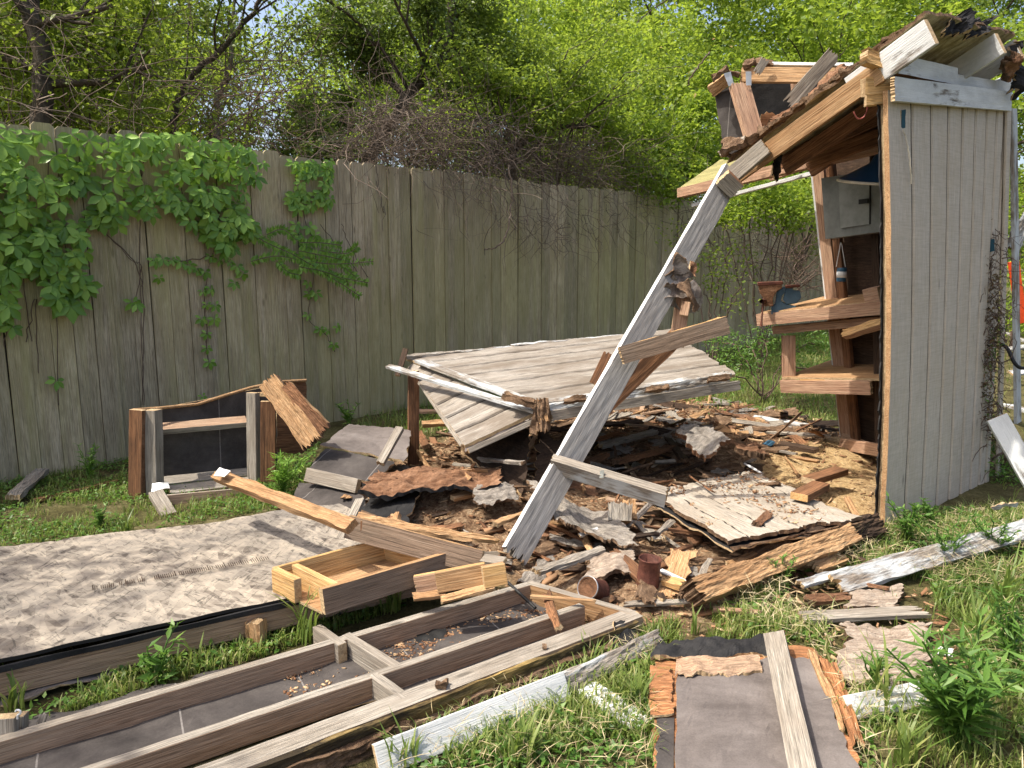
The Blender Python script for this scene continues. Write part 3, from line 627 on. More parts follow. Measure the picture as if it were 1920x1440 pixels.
board('shelf_patch', W(1500, 722, 5.755), W(1548, 723.5, 5.59), .095, .004, 'fresh', n=(-.3, -1, 0), jag=(.01, .003), label='pale fresh patch on the shelf edge', **BP)
patch('shelf', W(1466, 709, 5.92), W(1655, 712, 5.28), W(1700, 655, 6.1), W(1600, 662, 6.5), .018, 'tan', nu=10, nv=8, rough=.002, **BP)
board('corner_block', W(1627, 558, 5.4), W(1655, 553, 5.3), .13, .09, 'pink', n=(-.3, -1, 0), **BP)
board('broken_brace', W(1577, 630, 5.45), W(1655, 606, 5.2), .06, .05, 'fresh', n=(-.2, -.7, .6), jag=(.05, .0), rough=.004, edge='pink', **BP)
vs = thing('bench_vise', 'rusty blue bench vise with handle bolted on the workbench corner', 'vise', W(1455, 588, 6.0))
def extr(name, px, Y, dep, mat, parent):
    a = [W(x, y-4, Y) for x, y in px]; dv_ = Vector((.32, .95, 0)).normalized()*dep; a = [p-dv_*.5 for p in a]; n_ = len(a); o0 = a[0].copy()
    v = [p-o0 for p in a]+[p+dv_-o0 for p in a]; f = [tuple(range(n_))[::-1], tuple(range(n_, 2*n_))]+[(k, (k+1) % n_, (k+1) % n_+n_, k+n_) for k in range(n_)]
    o = link(name, pymesh(name, v, f), [mat], parent, Matrix.Translation(o0)); b_ = o.modifiers.new('b', 'BEVEL'); b_.width = .005; b_.segments = 3; b_.limit_method = 'ANGLE'; return o
extr('front_jaw', [(1422, 540), (1432, 537), (1466, 536), (1466, 544), (1456, 550), (1450, 562), (1450, 577), (1433, 578), (1431, 562), (1424, 552)], 5.90, .12, 'rustrot', vs)
extr('jaw_plate', [(1420, 533), (1468, 531), (1468, 537), (1421, 540)], 5.90, .13, 'rust', vs)
extr('body', [(1456, 552), (1463, 544), (1472, 541), (1472, 552), (1466, 558), (1464, 568), (1474, 574), (1492, 578), (1494, 590), (1446, 593), (1446, 578), (1453, 574)], 5.92, .10, 'visepaint', vs)
extr('rear_jaw', [(1474, 540), (1486, 539), (1487, 548), (1500, 549), (1502, 562), (1494, 572), (1474, 574), (1468, 566), (1471, 554)], 5.92, .08, 'visepaint', vs)
extr('jaw_plate', [(1472, 539), (1500, 537), (1500, 542), (1473, 544)], 5.91, .12, 'rust', vs)
lathe('base', [(0, .03), (.06, .03), (.075, .012), (.08, 0), (0, 0)], 'visepaint', Matrix.Translation(W(1458, 590, 6.0)), vs, 24)
tube('screw', [W(1428, 565, 5.75), W(1438, 563, 5.95)], .017, 'rust', vs, 12, origin=W(1428, 565, 5.75))
tube('handle', [W(1431, 562, 5.8), W(1431, 572, 5.79), W(1428, 600, 5.79), W(1427, 612, 5.79)], [.014, .007, .007, .012], 'rust', vs, 10, origin=W(1431, 562, 5.8))
# ============================================================ DEBRIS: the big pieces
CAMN = (-.1, -1, .25)
def tb(name, label, cat, P0, P1, wd, th, mat, n=(0, 0, 1), group=None, **k):
    return board(name, P0, P1, wd, th, mat, n=n, label=label, cat=cat, group=group, **k)
def tp(name, label, cat, c, th, mat, group=None, **k):
    return patch(name, *c, th, mat, label=label, cat=cat, group=group, **k)
# --- leaning beam with its nailed laths
lb0, lb1 = G(958, 1052, .06), W(1372, 322, 4.82)
lbeam = tb('leaning_beam', 'long weathered grey beam with white painted edge leaning from the rubble up to the broken rafter', 'beam', lb0, lb1, .142, .038, 'greybeam', n=(.42, -.85, .2), jag=(.05, .01), edge='white', rough=.0025, end='weathered')
tb('thin_lath', 'thin pale lath running behind the right edge of the leaning beam', 'lath', W(1200, 650, 4.35), W(1351, 398, 4.85), .012, .04, 'peeling', n=(.42, -.85, .2), jag=(.03, .01))
tb('beam_offcut', 'short notched block at the top of the leaning beam under the rafter end', 'block', W(1353, 330, 4.68), W(1384, 360, 4.7), .10, .06, 'weathered', n=(-.7, -.7, .2), jag=(.01, .02), edge='brown')
tb('nailed_brace', 'brown two-by-four with splintered fresh top edge jutting right from the middle of the leaning beam', 'brace', W(1162, 668, 3.92), W(1366, 608, 4.0), .092, .04, 'driftbrown', n=(0, -1, .12), jag=(.01, .012), edge='fresh', rough=.003)
patch('splinter', W(1312, 612, 3.985), W(1352, 612, 3.985), W(1362, 592, 4.03), W(1330, 598, 4.03), .006, 'fresh', nu=14, nv=8, jag=(.02, .02, .02, .02), rough=.01, label='fresh torn splinter of wood on the end of the jutting brace', cat='splinter')
tb('dark_board', 'dark brown rotten board crossing behind the leaning beam under the jutting brace', 'board', W(1105, 790, 4.25), W(1285, 615, 4.4), .10, .04, 'brown', n=(.3, -1, .2), jag=(.03, .01), rough=.003)
tb('brown_stub', 'short brown stub poking up left of the leaning beam', 'board', W(1112, 720, 4.5), W(1141, 658, 4.55), .05, .03, 'brown', n=(-.2, -1, 0), jag=(0, .02), rough=.003)
tb('lower_brace', 'grey weathered two-by-four nailed low on the leaning beam pointing right over the rubble', 'brace', W(1032, 868, 3.72), W(1252, 934, 3.48), .05, .09, 'weathered', n=(.25, -.6, .85), jag=(.015, .015), edge='peeling', rough=.003)
for (x, y) in ((1128, 888), (1210, 912)):
    patch('torn_metal_strip', W(x-4, y+12, 3.57), W(x+8, y+12, 3.55), W(x+8, y-9, 3.57), W(x-5, y-6, 3.6), .003, 'panelgrey', nu=6, nv=8, jag=(.01, .01, .01, .01), rough=.012, label='crumpled metal strip wrapped round the lower brace, '+('nearer its root' if x < 1150 else 'nearer its free end'), cat='metal strip', group='metal strips on the lower brace')
up = thing('propped_post', 'orange-brown upright two-by-four with small wooden cleat standing behind the jutting brace', 'post', W(1277, 640, 4.35))
board('post', W(1268, 650, 4.35), W(1283, 545, 4.4), .085, .04, 'pink', n=(-.3, -1, 0), parent=up, edge='fresh')
board('cleat', W(1282, 592, 4.30), W(1287, 566, 4.32), .05, .02, 'pink', n=(-.3, -1, 0), parent=up)
# crumpled shingles on the beam
sw = thing('shingle_bundle', 'crumpled wad of torn grey roofing shingles hanging on the leaning beam', 'shingles', W(1280, 540, 4.45))
def shing(nm, px, Y, mat, seed, am=.05):
    c = [W(x, y, Y+d) for (x, y), d in zip(px, (0, 0, .08, .08))]
    return patch(nm, *c, .010, mat, nu=18, nv=14, jag=(.015, .02, .02, .015), rough=.007, end='rot', warp=lambda U, V: am*math.sin(math.pi*U)*math.cos(V*2), parent=sw, seed=seed)
shing('shingle', [(1262, 490), (1285, 482), (1300, 510), (1252, 512)], 4.28, 'shingle', 1)
shing('shingle', [(1248, 545), (1252, 512), (1282, 490), (1300, 520)], 4.30, 'shingle', 2)
shing('shingle', [(1247, 562), (1250, 530), (1302, 520), (1318, 560)], 4.27, 'shingle', 3)
shing('shingle', [(1246, 572), (1262, 515), (1322, 555), (1302, 590)], 4.33, 'bark', 4)
shing('shingle', [(1262, 540), (1300, 590), (1318, 580), (1290, 516)], 4.24, 'rot', 5)
shing('felt', [(1245, 572), (1246, 545), (1300, 560), (1312, 588)], 4.40, 'feltdark', 6)
patch('red_scrap', W(1290, 512, 4.4), W(1306, 522, 4.4), W(1306, 495, 4.45), W(1294, 488, 4.45), .01, 'rustrot', nu=8, nv=8, jag=(.01, .01, .01, .01), rough=.02, parent=sw)

# --- fallen wall section
fw = thing('fallen_wall', 'collapsed section of grooved wood siding with peeling white trim lying on a post', 'wall section', G(775, 880))
FP = dict(parent=fw)
a_, d_, c_, b_ = W(772, 684, 5.55), W(1012, 764, 4.42), W(1376, 712, 4.95), W(1292, 650, 6.05)
b2 = W(1140, 630, 6.6)
fa, fb, fc, fd = W(1008, 762, 4.42), W(1385, 703, 4.98), W(1262, 618, 6.55), W(762, 674, 5.65)
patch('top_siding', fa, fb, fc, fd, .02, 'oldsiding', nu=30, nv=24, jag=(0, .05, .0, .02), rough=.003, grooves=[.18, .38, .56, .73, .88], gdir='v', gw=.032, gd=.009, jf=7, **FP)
sa, sb, sc_, sd = W(872, 838, 4.22), W(1004, 776, 4.40), W(775, 682, 5.6), W(768, 690, 5.58)
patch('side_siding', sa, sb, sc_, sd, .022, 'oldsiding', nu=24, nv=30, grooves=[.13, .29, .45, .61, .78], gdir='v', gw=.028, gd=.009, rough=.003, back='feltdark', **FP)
board('side_trim', W(878, 846, 4.2), W(1002, 790, 4.36), .03, .03, 'weathered', n=(0, -1, .2), **FP)
board('side_edge', W(868, 836, 4.24), W(768, 690, 5.6), .02, .03, 'weathered', n=(-.8, -.4, .2), **FP)
patch('side_felt', W(872, 850, 4.2), W(1000, 796, 4.36), W(1004, 782, 4.4), W(872, 838, 4.24), .008, 'feltlight', nu=20, nv=4, jag=(.01, .01, .02, 0), rough=.006, **FP)
upn = (0, -.1, 1)
board('white_trim', W(756, 670, 5.6), W(968, 652, 6.1), .065, .025, 'peeling', n=upn, jag=(.02, .06), rough=.006, **FP)
board('white_trim', W(955, 650, 6.1), W(1175, 630, 6.55), .065, .025, 'peeling', n=upn, jag=(.04, .03), rough=.006, **FP)
board('white_trim', W(786, 676, 5.5), W(1008, 760, 4.45), .085, .02, 'peeling', n=upn, jag=(.01, .03), rough=.003, **FP)
board('white_trim', W(1020, 756, 4.42), W(1370, 700, 4.93), .065, .022, 'peeling', n=upn, jag=(.02, .03), rough=.006, **FP)
board('edge_board', W(1022, 768, 4.38), W(1372, 712, 4.9), .055, .03, 'peeling', n=(.1, -1, .1), jag=(.03, .05), rough=.006, **FP)
board('bottom_board', W(1030, 780, 4.36), W(1386, 722, 4.9), .06, .04, 'weathered', n=(.1, -1, .1), jag=(.01, .01), edge='weathered', **FP)
for (x, y, q) in ((1078, 752, 4.42), (1228, 731, 4.62), (1345, 713, 4.8)):
    patch('rotten_patch', W(x-22, y+6, q-.04), W(x+28, y, q-.01), W(x+26, y-12, q+.02), W(x-20, y-5, q-.01), .03, 'rot', nu=14, nv=6, jag=(.02, .03, .008, .01), rough=.02, end='rot', **FP)
board('lath', W(726, 686, 5.35), W(1010, 773, 4.34), .05, .018, 'peeling', n=(0, -.3, 1), jag=(.02, .01), rough=.003, **FP)
board('rotten_trim', W(938, 738, 4.42), W(1012, 763, 4.32), .06, .03, 'rot', n=upn, jag=(.05, .03), rough=.015, end='rot', **FP)
board('rotten_corner', W(1012, 736, 4.36), W(1016, 820, 4.3), .075, .05, 'rot', n=CAMN, jag=(.06, .05), rough=.02, end='tan', **FP)
board('rotten_corner', W(1004, 742, 4.38), W(1026, 800, 4.3), .05, .04, 'tan', n=CAMN, jag=(.05, .05), rough=.015, end='tan', **FP)
board('post', W(775, 693, 5.3), W(775, 878, 5.25), .075, .06, 'brown', n=(.3, -1, 0), jag=(.01, .02), rough=.003, **FP)
board('corner_strip', W(745, 706, 5.45), W(762, 650, 5.6), .04, .02, 'darkwood', n=CAMN, jag=(.01, .03), **FP)
board('inner_post', W(1018, 800, 4.7), W(1014, 890, 4.65), .06, .05, 'darkwood', n=CAMN, jag=(.03, .03), rough=.01, **FP)
board('bottom_block', W(868, 842, 4.35), W(895, 832, 4.5), .07, .03, 'tan', n=(0, -1, 0), **FP)
# shaded boards under the fallen wall
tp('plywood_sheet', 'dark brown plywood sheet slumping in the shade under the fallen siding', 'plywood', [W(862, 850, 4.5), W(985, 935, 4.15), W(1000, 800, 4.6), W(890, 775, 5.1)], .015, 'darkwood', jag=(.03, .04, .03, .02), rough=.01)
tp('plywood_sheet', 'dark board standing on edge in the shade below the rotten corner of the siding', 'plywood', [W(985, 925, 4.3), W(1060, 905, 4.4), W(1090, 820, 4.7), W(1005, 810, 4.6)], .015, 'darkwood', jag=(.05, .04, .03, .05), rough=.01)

# --- broken frame at the left
bf = thing('broken_wall_section', 'broken wall frame with black felt backing, brown posts and curled plywood top edge', 'wall frame', G(380, 945))
BF = dict(parent=bf)
board('post', W(257, 940, 4.62), W(259, 768, 4.66), .095, .05, 'brown', n=(-.2, -1, 0), edge='rustrot', **BF)
board('post', W(291, 925, 4.66), W(287, 768, 4.7), .075, .09, 'weathered', n=(-.1, -1, 0), **BF)
board('post', W(476, 905, 4.95), W(474, 736, 5.0), .075, .05, 'weathered', n=(-.3, -1, 0), edge='weathered', **BF)
board('post', W(503, 902, 4.86), W(503, 752, 4.9), .095, .05, 'brown', n=(.2, -1, 0), **BF)
board('post_side', W(490, 740, 5.05), W(508, 738, 5.2), .06, .03, 'tan', n=(0, 0, 1), **BF)
patch('felt_backing', W(298, 905, 4.85), W(520, 880, 5.3), W(520, 722, 5.36), W(298, 765, 4.9), .012, 'felt', nu=24, nv=10, warp=lambda U, V: .02*math.sin(U*6)*V, **BF)
tube('plywood_edge', [[W(248, 769, 4.72), W(300, 765, 4.85), W(370, 758, 5.0), W(420, 742, 5.1), W(470, 727, 5.2), W(520, 716, 5.35), W(574, 713, 5.5)]], [[.011]*7], 'tan', bf, 6, False, origin=W(300, 765, 4.8))
patch('plywood_side', W(515, 855, 5.3), W(574, 850, 5.5), W(574, 714, 5.55), W(520, 719, 5.35), .015, 'brown', nu=10, nv=16, jag=(.01, .02, .03, .0), **BF)
board('rail', W(303, 804, 4.82), W(462, 790, 5.08), .09, .04, 'greybrown', n=(.25, -.3, 1), edge='weathered', **BF)
board('rail', W(305, 905, 4.8), W(465, 888, 5.05), .09, .04, 'weathered', n=(.25, -.3, 1), **BF)
board('rail', W(318, 922, 4.66), W(468, 905, 4.9), .09, .04, 'weathered', n=(.25, -.3, 1), edge='greybrown', **BF)
board('rail', W(310, 940, 4.5), W(470, 925, 4.75), .08, .04, 'greybrown', n=(.25, -1, .2), edge='weathered', **BF)
patch('joist_hanger', W(283, 922, 4.55), W(322, 918, 4.55), W(318, 906, 4.62), W(286, 908, 4.62), .004, 'galv', nu=8, nv=4, jag=(.005, .01, .004, .006), rough=.008, **BF)
board('loose_block', W(292, 925, 4.5), W(318, 968, 4.3), .085, .04, 'weathered', n=(.3, -.4, .8), end='pink', **BF)
tb('split_board', 'thick split tan board leaning against the right posts of the broken frame', 'board', W(500, 708, 4.95), W(592, 838, 4.72), .14, .05, 'tan', n=(-.3, -.8, .5), jag=(.04, .05), rough=.006, end='rot', edge='rot')
tb('split_board', 'rotten brown board with dark split edge resting on the thick tan board', 'board', W(532, 718, 4.9), W(616, 812, 4.75), .075, .04, 'brown', n=(-.3, -.8, .5), jag=(.04, .05), rough=.008, end='rot', edge='tan')
# --- felt covered panels stepping down
fpn = thing('felt_covered_roof_piece', 'dark felt-covered roof panel in stepped pieces lying behind the long tan board', 'roof panel', G(640, 960))
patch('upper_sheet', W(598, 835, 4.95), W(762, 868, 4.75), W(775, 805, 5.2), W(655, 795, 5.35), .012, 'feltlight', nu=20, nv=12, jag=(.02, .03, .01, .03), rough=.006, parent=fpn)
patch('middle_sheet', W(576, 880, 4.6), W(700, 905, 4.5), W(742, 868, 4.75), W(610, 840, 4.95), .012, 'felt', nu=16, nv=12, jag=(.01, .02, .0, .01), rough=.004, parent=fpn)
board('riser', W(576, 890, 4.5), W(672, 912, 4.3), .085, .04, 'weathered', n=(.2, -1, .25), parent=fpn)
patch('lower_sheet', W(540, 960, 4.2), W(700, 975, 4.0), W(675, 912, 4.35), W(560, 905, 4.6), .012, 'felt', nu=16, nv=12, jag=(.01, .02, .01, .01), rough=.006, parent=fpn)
tp('felt_sheet', 'grey felt-covered board sloping down onto the chipboard platform beside the yellow box', 'roof panel', [W(478, 1032, 3.45), W(588, 1062, 3.28), W(668, 985, 3.8), W(530, 948, 4.05)], .014, 'feltlight', jag=(.01, .02, .02, .02), rough=.006, end='orangeply')
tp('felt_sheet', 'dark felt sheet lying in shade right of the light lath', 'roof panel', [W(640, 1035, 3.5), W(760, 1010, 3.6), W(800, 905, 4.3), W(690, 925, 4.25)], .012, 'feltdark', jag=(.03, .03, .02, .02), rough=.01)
tb('light_lath', 'narrow pale lath standing in the felt panels below the fallen wall post', 'lath', W(750, 803, 4.7), W(712, 872, 4.45), .05, .03, 'weathered', n=(-.2, -.8, .5), jag=(.0, .02))
tb('light_lath', 'narrow pale lath running down from the rusty plywood to the yellow box', 'lath', W(676, 938, 3.85), W(624, 1045, 3.4), .05, .03, 'weathered', n=(-.2, -.8, .5), end='tan')
tp('rotten_plywood', 'rust-brown rotting plywood slab with black lower edge in front of the fallen wall', 'plywood', [W(660, 932, 3.95), W(950, 912, 4.05), W(935, 882, 4.35), W(690, 880, 4.4)], .02, 'rustrot', nu=50, nv=20, jag=(.07, .04, .02, .05), rough=.02, end='feltdark', jf=7)
# --- chipboard platform
pf = thing('chipboard_platform', 'weathered chipboard floor platform with black felt edge and wooden rim', 'floor platform', G(250, 1150, 0))
ZP = .15
qf = [G(-60, 1268, ZP), G(562, 1128, ZP), G(520, 968, ZP), G(-10, 1028, ZP)]
k0 = G(-420, 1340, ZP); k1 = G(870, 1050, ZP)
patch('deck', k0, k1, G(640, 945, ZP), G(-220, 1052, ZP), .014, 'osb', nu=60, nv=24, jag=(0, .03, .004, .02), rough=.002, end='black', parent=pf, warp=lambda U, V: .012*math.sin(U*5+V*2)+.008*math.sin(U*17)*V)
dz = Vector((0, 0, 1))
rv_, rq = [], []
for k in range(86):
    t_ = k/85; p_ = G(175+330*t_, 1112-58*t_, ZP+.0105+.012*math.sin(5*(.42+.2*t_)+1)); big = k % 8 == 0; ln_ = .06 if big else .045; wd_ = .0022 if big else .0016
    if 26 < k < 30 or rnd.random() < .15: continue
    ax = (k1-k0).normalized(); nx_ = Vector((-ax.y, ax.x, 0)); b_ = len(rv_); rv_ += [p_-ax*wd_, p_+ax*wd_, p_+ax*wd_+nx_*ln_, p_-ax*wd_+nx_*ln_]; rq.append([b_, b_+1, b_+2, b_+3])
link('printed_ruler', npmesh('printed_ruler', [tuple(q+dz*.012) for q in rv_], rq), ['darkwood'], pf, Matrix.Identity(4))
nf = Vector(((k1-k0).y, -(k1-k0).x, 0)).normalized()
board('felt_edge', k0-dz*.016+nf*.006, k1-dz*.016+nf*.006, .022, .008, 'feltdark', n=nf, rough=.003, parent=pf)
board('rim_joist', k0-dz*.075-nf*.02, k1-dz*.075-nf*.02, .088, .038, 'greybrown', n=nf, parent=pf)
board('rim_joist', k0-dz*.13-nf*.10, k1-dz*.13-nf*.10, .03, .10, 'weathered', n=(0, 0, 1), parent=pf)
tp('loose_felt', 'grey felt sheet lying on the grass along the foot of the chipboard platform', 'felt', [G(0, 1330, .015), G(300, 1240, .02), G(290, 1205, .03), G(0, 1275, .03)], .006, 'feltlight', jag=(.0, .05, .03, .02), rough=.006)
tb('wood_peg', 'short stub of sawn wood standing against the platform rim in a little sawdust', 'block', G(483, 1205, .01), W(476, 1158, G(483, 1205, .01).y), .065, .045, 'tan', n=(-.3, -1, 0), jag=(.0, .03), rough=.006)
tube('black_cable', spline([W(468, 1148, 2.95), W(520, 1158, 2.9), W(560, 1160, 2.9), W(640, 1150, 2.95)], 8), .006, 'black', label='thin black cable leading from the stub of wood to the yellow box', cat='cable')
# --- the yellow box
yb = thing('yellow_box', 'open shallow box of fresh yellow lumber with one divider lying on the platform edge', 'box', G(640, 1110, .1))
YP = dict(parent=yb)
z0, z1 = .155, .25
Lf, Lb, Rb, Rf = G(603, 1128, .2), G(515, 1086, .2), G(720, 1030, .2), G(835, 1058, .2)
board('back_side', Lb, Rb, .10, .03, 'fresh', n=Vector(((Rb-Lb).y, -(Rb-Lb).x, .12)), **YP)
board('front_side', Lf, Rf+(Rf-Lf)*.06, .10, .035, 'driftbrown', n=Vector(((Rf-Lf).y, -(Rf-Lf).x, .1)), edge='tan', jag=(.003, .01), **YP)
board('left_end', Lb+(Lf-Lb)*.02, Lb.lerp(Lf, .52), .10, .035, 'fresh', n=Vector(((Lf-Lb).y, -(Lf-Lb).x, 0)), **YP)
dv0 = Lb.lerp(Rb, .17); dv1 = Lf.lerp(Rf, .13)
board('divider', dv0, dv1, .09, .03, 'fresh', n=Vector(((dv1-dv0).y, -(dv1-dv0).x, 0)), **YP)
board('right_end', Rb, Rb.lerp(Rf, .9), .09, .03, 'fresh', n=Vector(((Rf-Rb).y, -(Rf-Rb).x, 0)), **YP)
patch('bottom', Lf-dz*.048, Rf-dz*.048, Rb-dz*.048, Lb-dz*.048, .012, 'tan', nu=12, nv=8, **YP)
# --- crossing boards at the centre
tb('long_board', 'long fresh tan board with a white tip lying across the felt panels', 'board', G(402, 890, .42), G(662, 988, .40), .06, .035, 'tan', n=(0, -.6, .8), jag=(.03, .01), rough=.004, edge='tan', end='tan')
tp('white_scrap', 'small white felt scrap on the left tip of the long tan board', 'felt', [G(398, 892, .45), G(420, 895, .45), G(434, 884, .47), G(412, 878, .47)], .006, 'whiteplastic', nu=6, nv=6, jag=(.005,)*4, rough=.004)
tb('grey_joist', 'grey-brown joist lying from the long tan board down to the foot of the leaning beam', 'joist', W(652, 987, 3.20), W(905, 1055, 3.05), .10, .04, 'driftbrown', n=(.15, -1, .25), edge='tan', jag=(.002, .01), rough=.002)
tb('splintered_board', 'splintered tan board lying along the top of the grey-brown joist', 'board', W(668, 973, 3.3), W(945, 1017, 3.2), .07, .02, 'tan', n=(0, -.4, 1), jag=(.0, .06), taper=.35, rough=.008, edge='tan', end='fresh')
tb('joist_collar', 'thin rusty strap around the left end of the grey-brown joist', 'strap', W(677, 1012, 3.16), W(678, 976, 3.18), .008, .012, 'brown', n=(.1, -1, .2))
bb = thing('broken_box_end', 'broken end of a tan lumber box left of the foot of the leaning beam', 'box frame', G(860, 1130))
BB = dict(parent=bb)
board('side', W(776, 1098, 2.92), W(832, 1088, 2.93), .08, .035, 'pink', n=(.1, -1, .2), jag=(.01, 0), edge='fresh', **BB)
board('side', W(818, 1092, 2.86), W(912, 1074, 2.88), .085, .035, 'tan', n=(.1, -1, .2), edge='fresh', **BB)
board('end_block', W(905, 1082, 2.84), W(948, 1074, 2.86), .085, .05, 'fresh', n=(.1, -1, .2), edge='tan', **BB)
board('bottom_slat', W(770, 1120, 2.85), W(835, 1112, 2.86), .05, .014, 'tan', n=(0, -.1, 1), jag=(.02, .0), rough=.004, **BB)
board('bottom_slat', W(824, 1126, 2.8), W(935, 1098, 2.84), .05, .014, 'tan', n=(0, -.1, 1), jag=(.01, .03), rough=.005, **BB)
board('top_edge', W(905, 1048, 3.0), W(946, 1054, 2.95), .05, .02, 'weathered', n=(0, -.3, 1), **BB)
tp('torn_flashing', 'torn grey flashing sheet with blue underside tucked behind the broken box end', 'flashing', [W(780, 1088, 3.0), W(905, 1062, 3.02), W(905, 1040, 3.2), W(800, 1058, 3.2)], .004, 'galv', nu=24, nv=8, jag=(.03, .03, .03, .03), rough=.012)

# --- the joist frame on its felt sheet
jf_ = thing('floor_joist_assembly', 'long low frame of grey-brown joists on dark felt in the foreground', 'floor frame', G(600, 1320, 0))
JP = dict(parent=jf_)
ZJ = .092
def joist(x0, y0, x1, y1, wd=.088, mat='greybrown', nm='joist', z=ZJ, th=.038, **k):
    a, c = G(x0, y0, z), G(x1, y1, z); nn = Vector(((c-a).y, -(c-a).x, 0)).normalized()
    return board(nm, a-dz*wd/2, c-dz*wd/2, wd, th, mat, n=nn, edge='weathered', parent=jf_, **k)
joist(-60, 1402, 992, 1093, rough=.0016)
joist(20, 1490, 1092, 1133, rough=.0016)
joist(250, 1501, 1196, 1146, rough=.0016, th=.085, jag=(0, .02))
a_, c_ = G(250, 1501, ZJ), G(1185, 1150, ZJ); nn = Vector(((c_-a_).y, -(c_-a_).x, 0)).normalized()
board('rotten_side', a_+nn*.052-dz*.034, c_+nn*.052-dz*.034, .062, .014, 'yellowrot', n=nn, jag=(0, .04), rough=.004, parent=jf_)
board('rotten_side', a_+nn*.063-dz*.068, c_+nn*.063-dz*.068, .05, .03, 'rot', n=nn, jag=(0, .08), rough=.012, end='rot', parent=jf_)
joist(594, 1172, 642, 1207, nm='blocking', mat='weathered')
joist(648, 1188, 745, 1248, nm='blocking', mat='weathered')
joist(700, 1262, 762, 1307, nm='blocking', mat='weathered')
joist(985, 1090, 1200, 1152, nm='end_joist', mat='tan', jag=(.02, .03))
patch('felt_sheet', G(60, 1500, .012), G(1150, 1190, .012), G(960, 1110, .012), G(-120, 1390, .012), .006, 'felt', nu=50, nv=20, jag=(0, .03, .03, .04), rough=.004, **JP)
patch('torn_black_felt', G(1140, 1230, .03), G(1192, 1205, .03), W(1190, 1160, 2.82), W(1150, 1160, 2.76), .01, 'feltdark', nu=16, nv=14, jag=(.02, .01, .03, .02), rough=.012, **JP)
patch('black_flap', G(775, 1212, .012), G(845, 1200, .012), G(845, 1178, .02), G(775, 1186, .012), .004, 'black', nu=12, nv=8, jag=(.02, .02, .01, .01), rough=.006, **JP)
tb('loose_stick', 'short brown split stick leaning on the middle joist of the foreground frame', 'stick', G(1025, 1110, .10), G(1048, 1182, .10), .035, .02, 'brown', n=(-.5, -.4, .7), jag=(.03, .02), rough=.006, edge='tan')
tube('black_rod', [G(952, 1092, .10), G(1004, 1140, .06)], .007, 'black', label='thin black rod lying between the back joists', cat='rod')
tb('thin_stick', 'thin tan slat lying across the far corner of the foreground frame', 'slat', G(992, 1118, .12), G(1122, 1128, .12), .018, .01, 'tan', n=(0, 0, 1), jag=(.01, .03))
tb('orange_scrap', 'small orange-red plastic scrap lying on the felt between two joists', 'plastic scrap', G(812, 1258, .03), G(840, 1246, .03), .028, .01, 'redplastic', n=(0, -.2, 1), jag=(.01, .02), rough=.006, end='redplastic')
tb('mud_clod', 'small brown clod of dirt sitting on the front joist', 'clod', G(815, 1282, .1), G(842, 1283, .1), .03, .02, 'rot', jag=(.01, .01), rough=.02, end='rot')
tb('mud_clod', 'tiny pebble of dirt on the front joist near its far end', 'clod', G(1016, 1212, .1), G(1026, 1212, .1), .014, .01, 'rot', jag=(.004, .004), rough=.01, end='rot')
# white trims in the grass
tb('white_trim_board', 'long white painted trim board standing on edge in the grass in front of the joist frame', 'trim board', G(705, 1428, .05), G(1062, 1285, .05), .095, .02, 'white', n=(.35, -.8, .5), rough=.002)
tb('white_trim_board', 'broken white trim end with flaking paint continuing past the rotten corner of the joist frame', 'trim board', G(1050, 1286, .05), G(1245, 1192, .05), .06, .02, 'peeling', n=(.35, -.7, .6), jag=(.03, .05), rough=.006)
tb('white_trim_board', 'short white board lying flat in the grass left of the foreground felt panel', 'trim board', G(1098, 1288, .02), G(1212, 1362, .02), .085, .018, 'white', n=(0, 0, 1), jag=(.01, .01))
tb('white_trim_board', 'white board half hidden by grass right of the foreground felt panel', 'trim board', G(1585, 1330, .04), G(1735, 1300, .04), .08, .03, 'white', n=(.1, -.7, .7))
# foreground felt panel
gp = thing('felt_covered_roof_piece', 'grey felt-covered panel with torn orange plywood margins lying in the foreground grass', 'roof panel', G(1400, 1350, 0))
GP = dict(parent=gp)
pz = .03
patch('plywood_base', G(1214, 1560, pz), G(1668, 1560, pz), G(1532, 1212, pz), G(1216, 1216, pz), .018, 'orangeply', nu=30, nv=40, jag=(.02, .02, 0, .02), rough=.004, jf=8, **GP)
patch('felt', G(1262, 1560, pz+.02), G(1660, 1560, pz+.02), G(1522, 1222, pz+.02), G(1268, 1240, pz+.02), .006, 'feltlight', nu=30, nv=30, jag=(.006, .02, 0, .05), rough=.004, **GP)
patch('black_strip', G(1210, 1560, pz+.013), G(1262, 1560, pz+.013), G(1264, 1345, pz+.013), G(1214, 1348, pz+.013), .005, 'felt', nu=8, nv=20, jag=(.03, 0, 0, .005), rough=.004, **GP)
patch('black_top', G(1215, 1248, pz+.016), G(1450, 1236, pz+.016), G(1446, 1196, pz+.02), G(1230, 1203, pz+.02), .014, 'feltdark', nu=40, nv=10, jag=(.02, .01, .03, .02), rough=.014, **GP)
patch('curled_shingle', G(1264, 1284, pz+.02), G(1432, 1268, pz+.02), G(1424, 1234, pz+.035), G(1268, 1238, pz+.03), .008, 'greybrown', nu=40, nv=10, jag=(.0, .01, .05, .01), rough=.012, jf=7, **GP)
patch('orange_margin', G(1216, 1345, pz+.022), G(1270, 1343, pz+.024), G(1264, 1245, pz+.024), G(1216, 1250, pz+.022), .008, 'orangeply', nu=12, nv=24, jag=(.01, .02, .01, .01), rough=.008, **GP)
tb('grey_stud', 'weathered grey stud laid diagonally over the foreground felt panel', 'stud', G(1452, 1192, .10), G(1522, 1520, .085), .075, .038, 'weathered', n=(-.35, 0, 1), rough=.002, jag=(.006, 0))
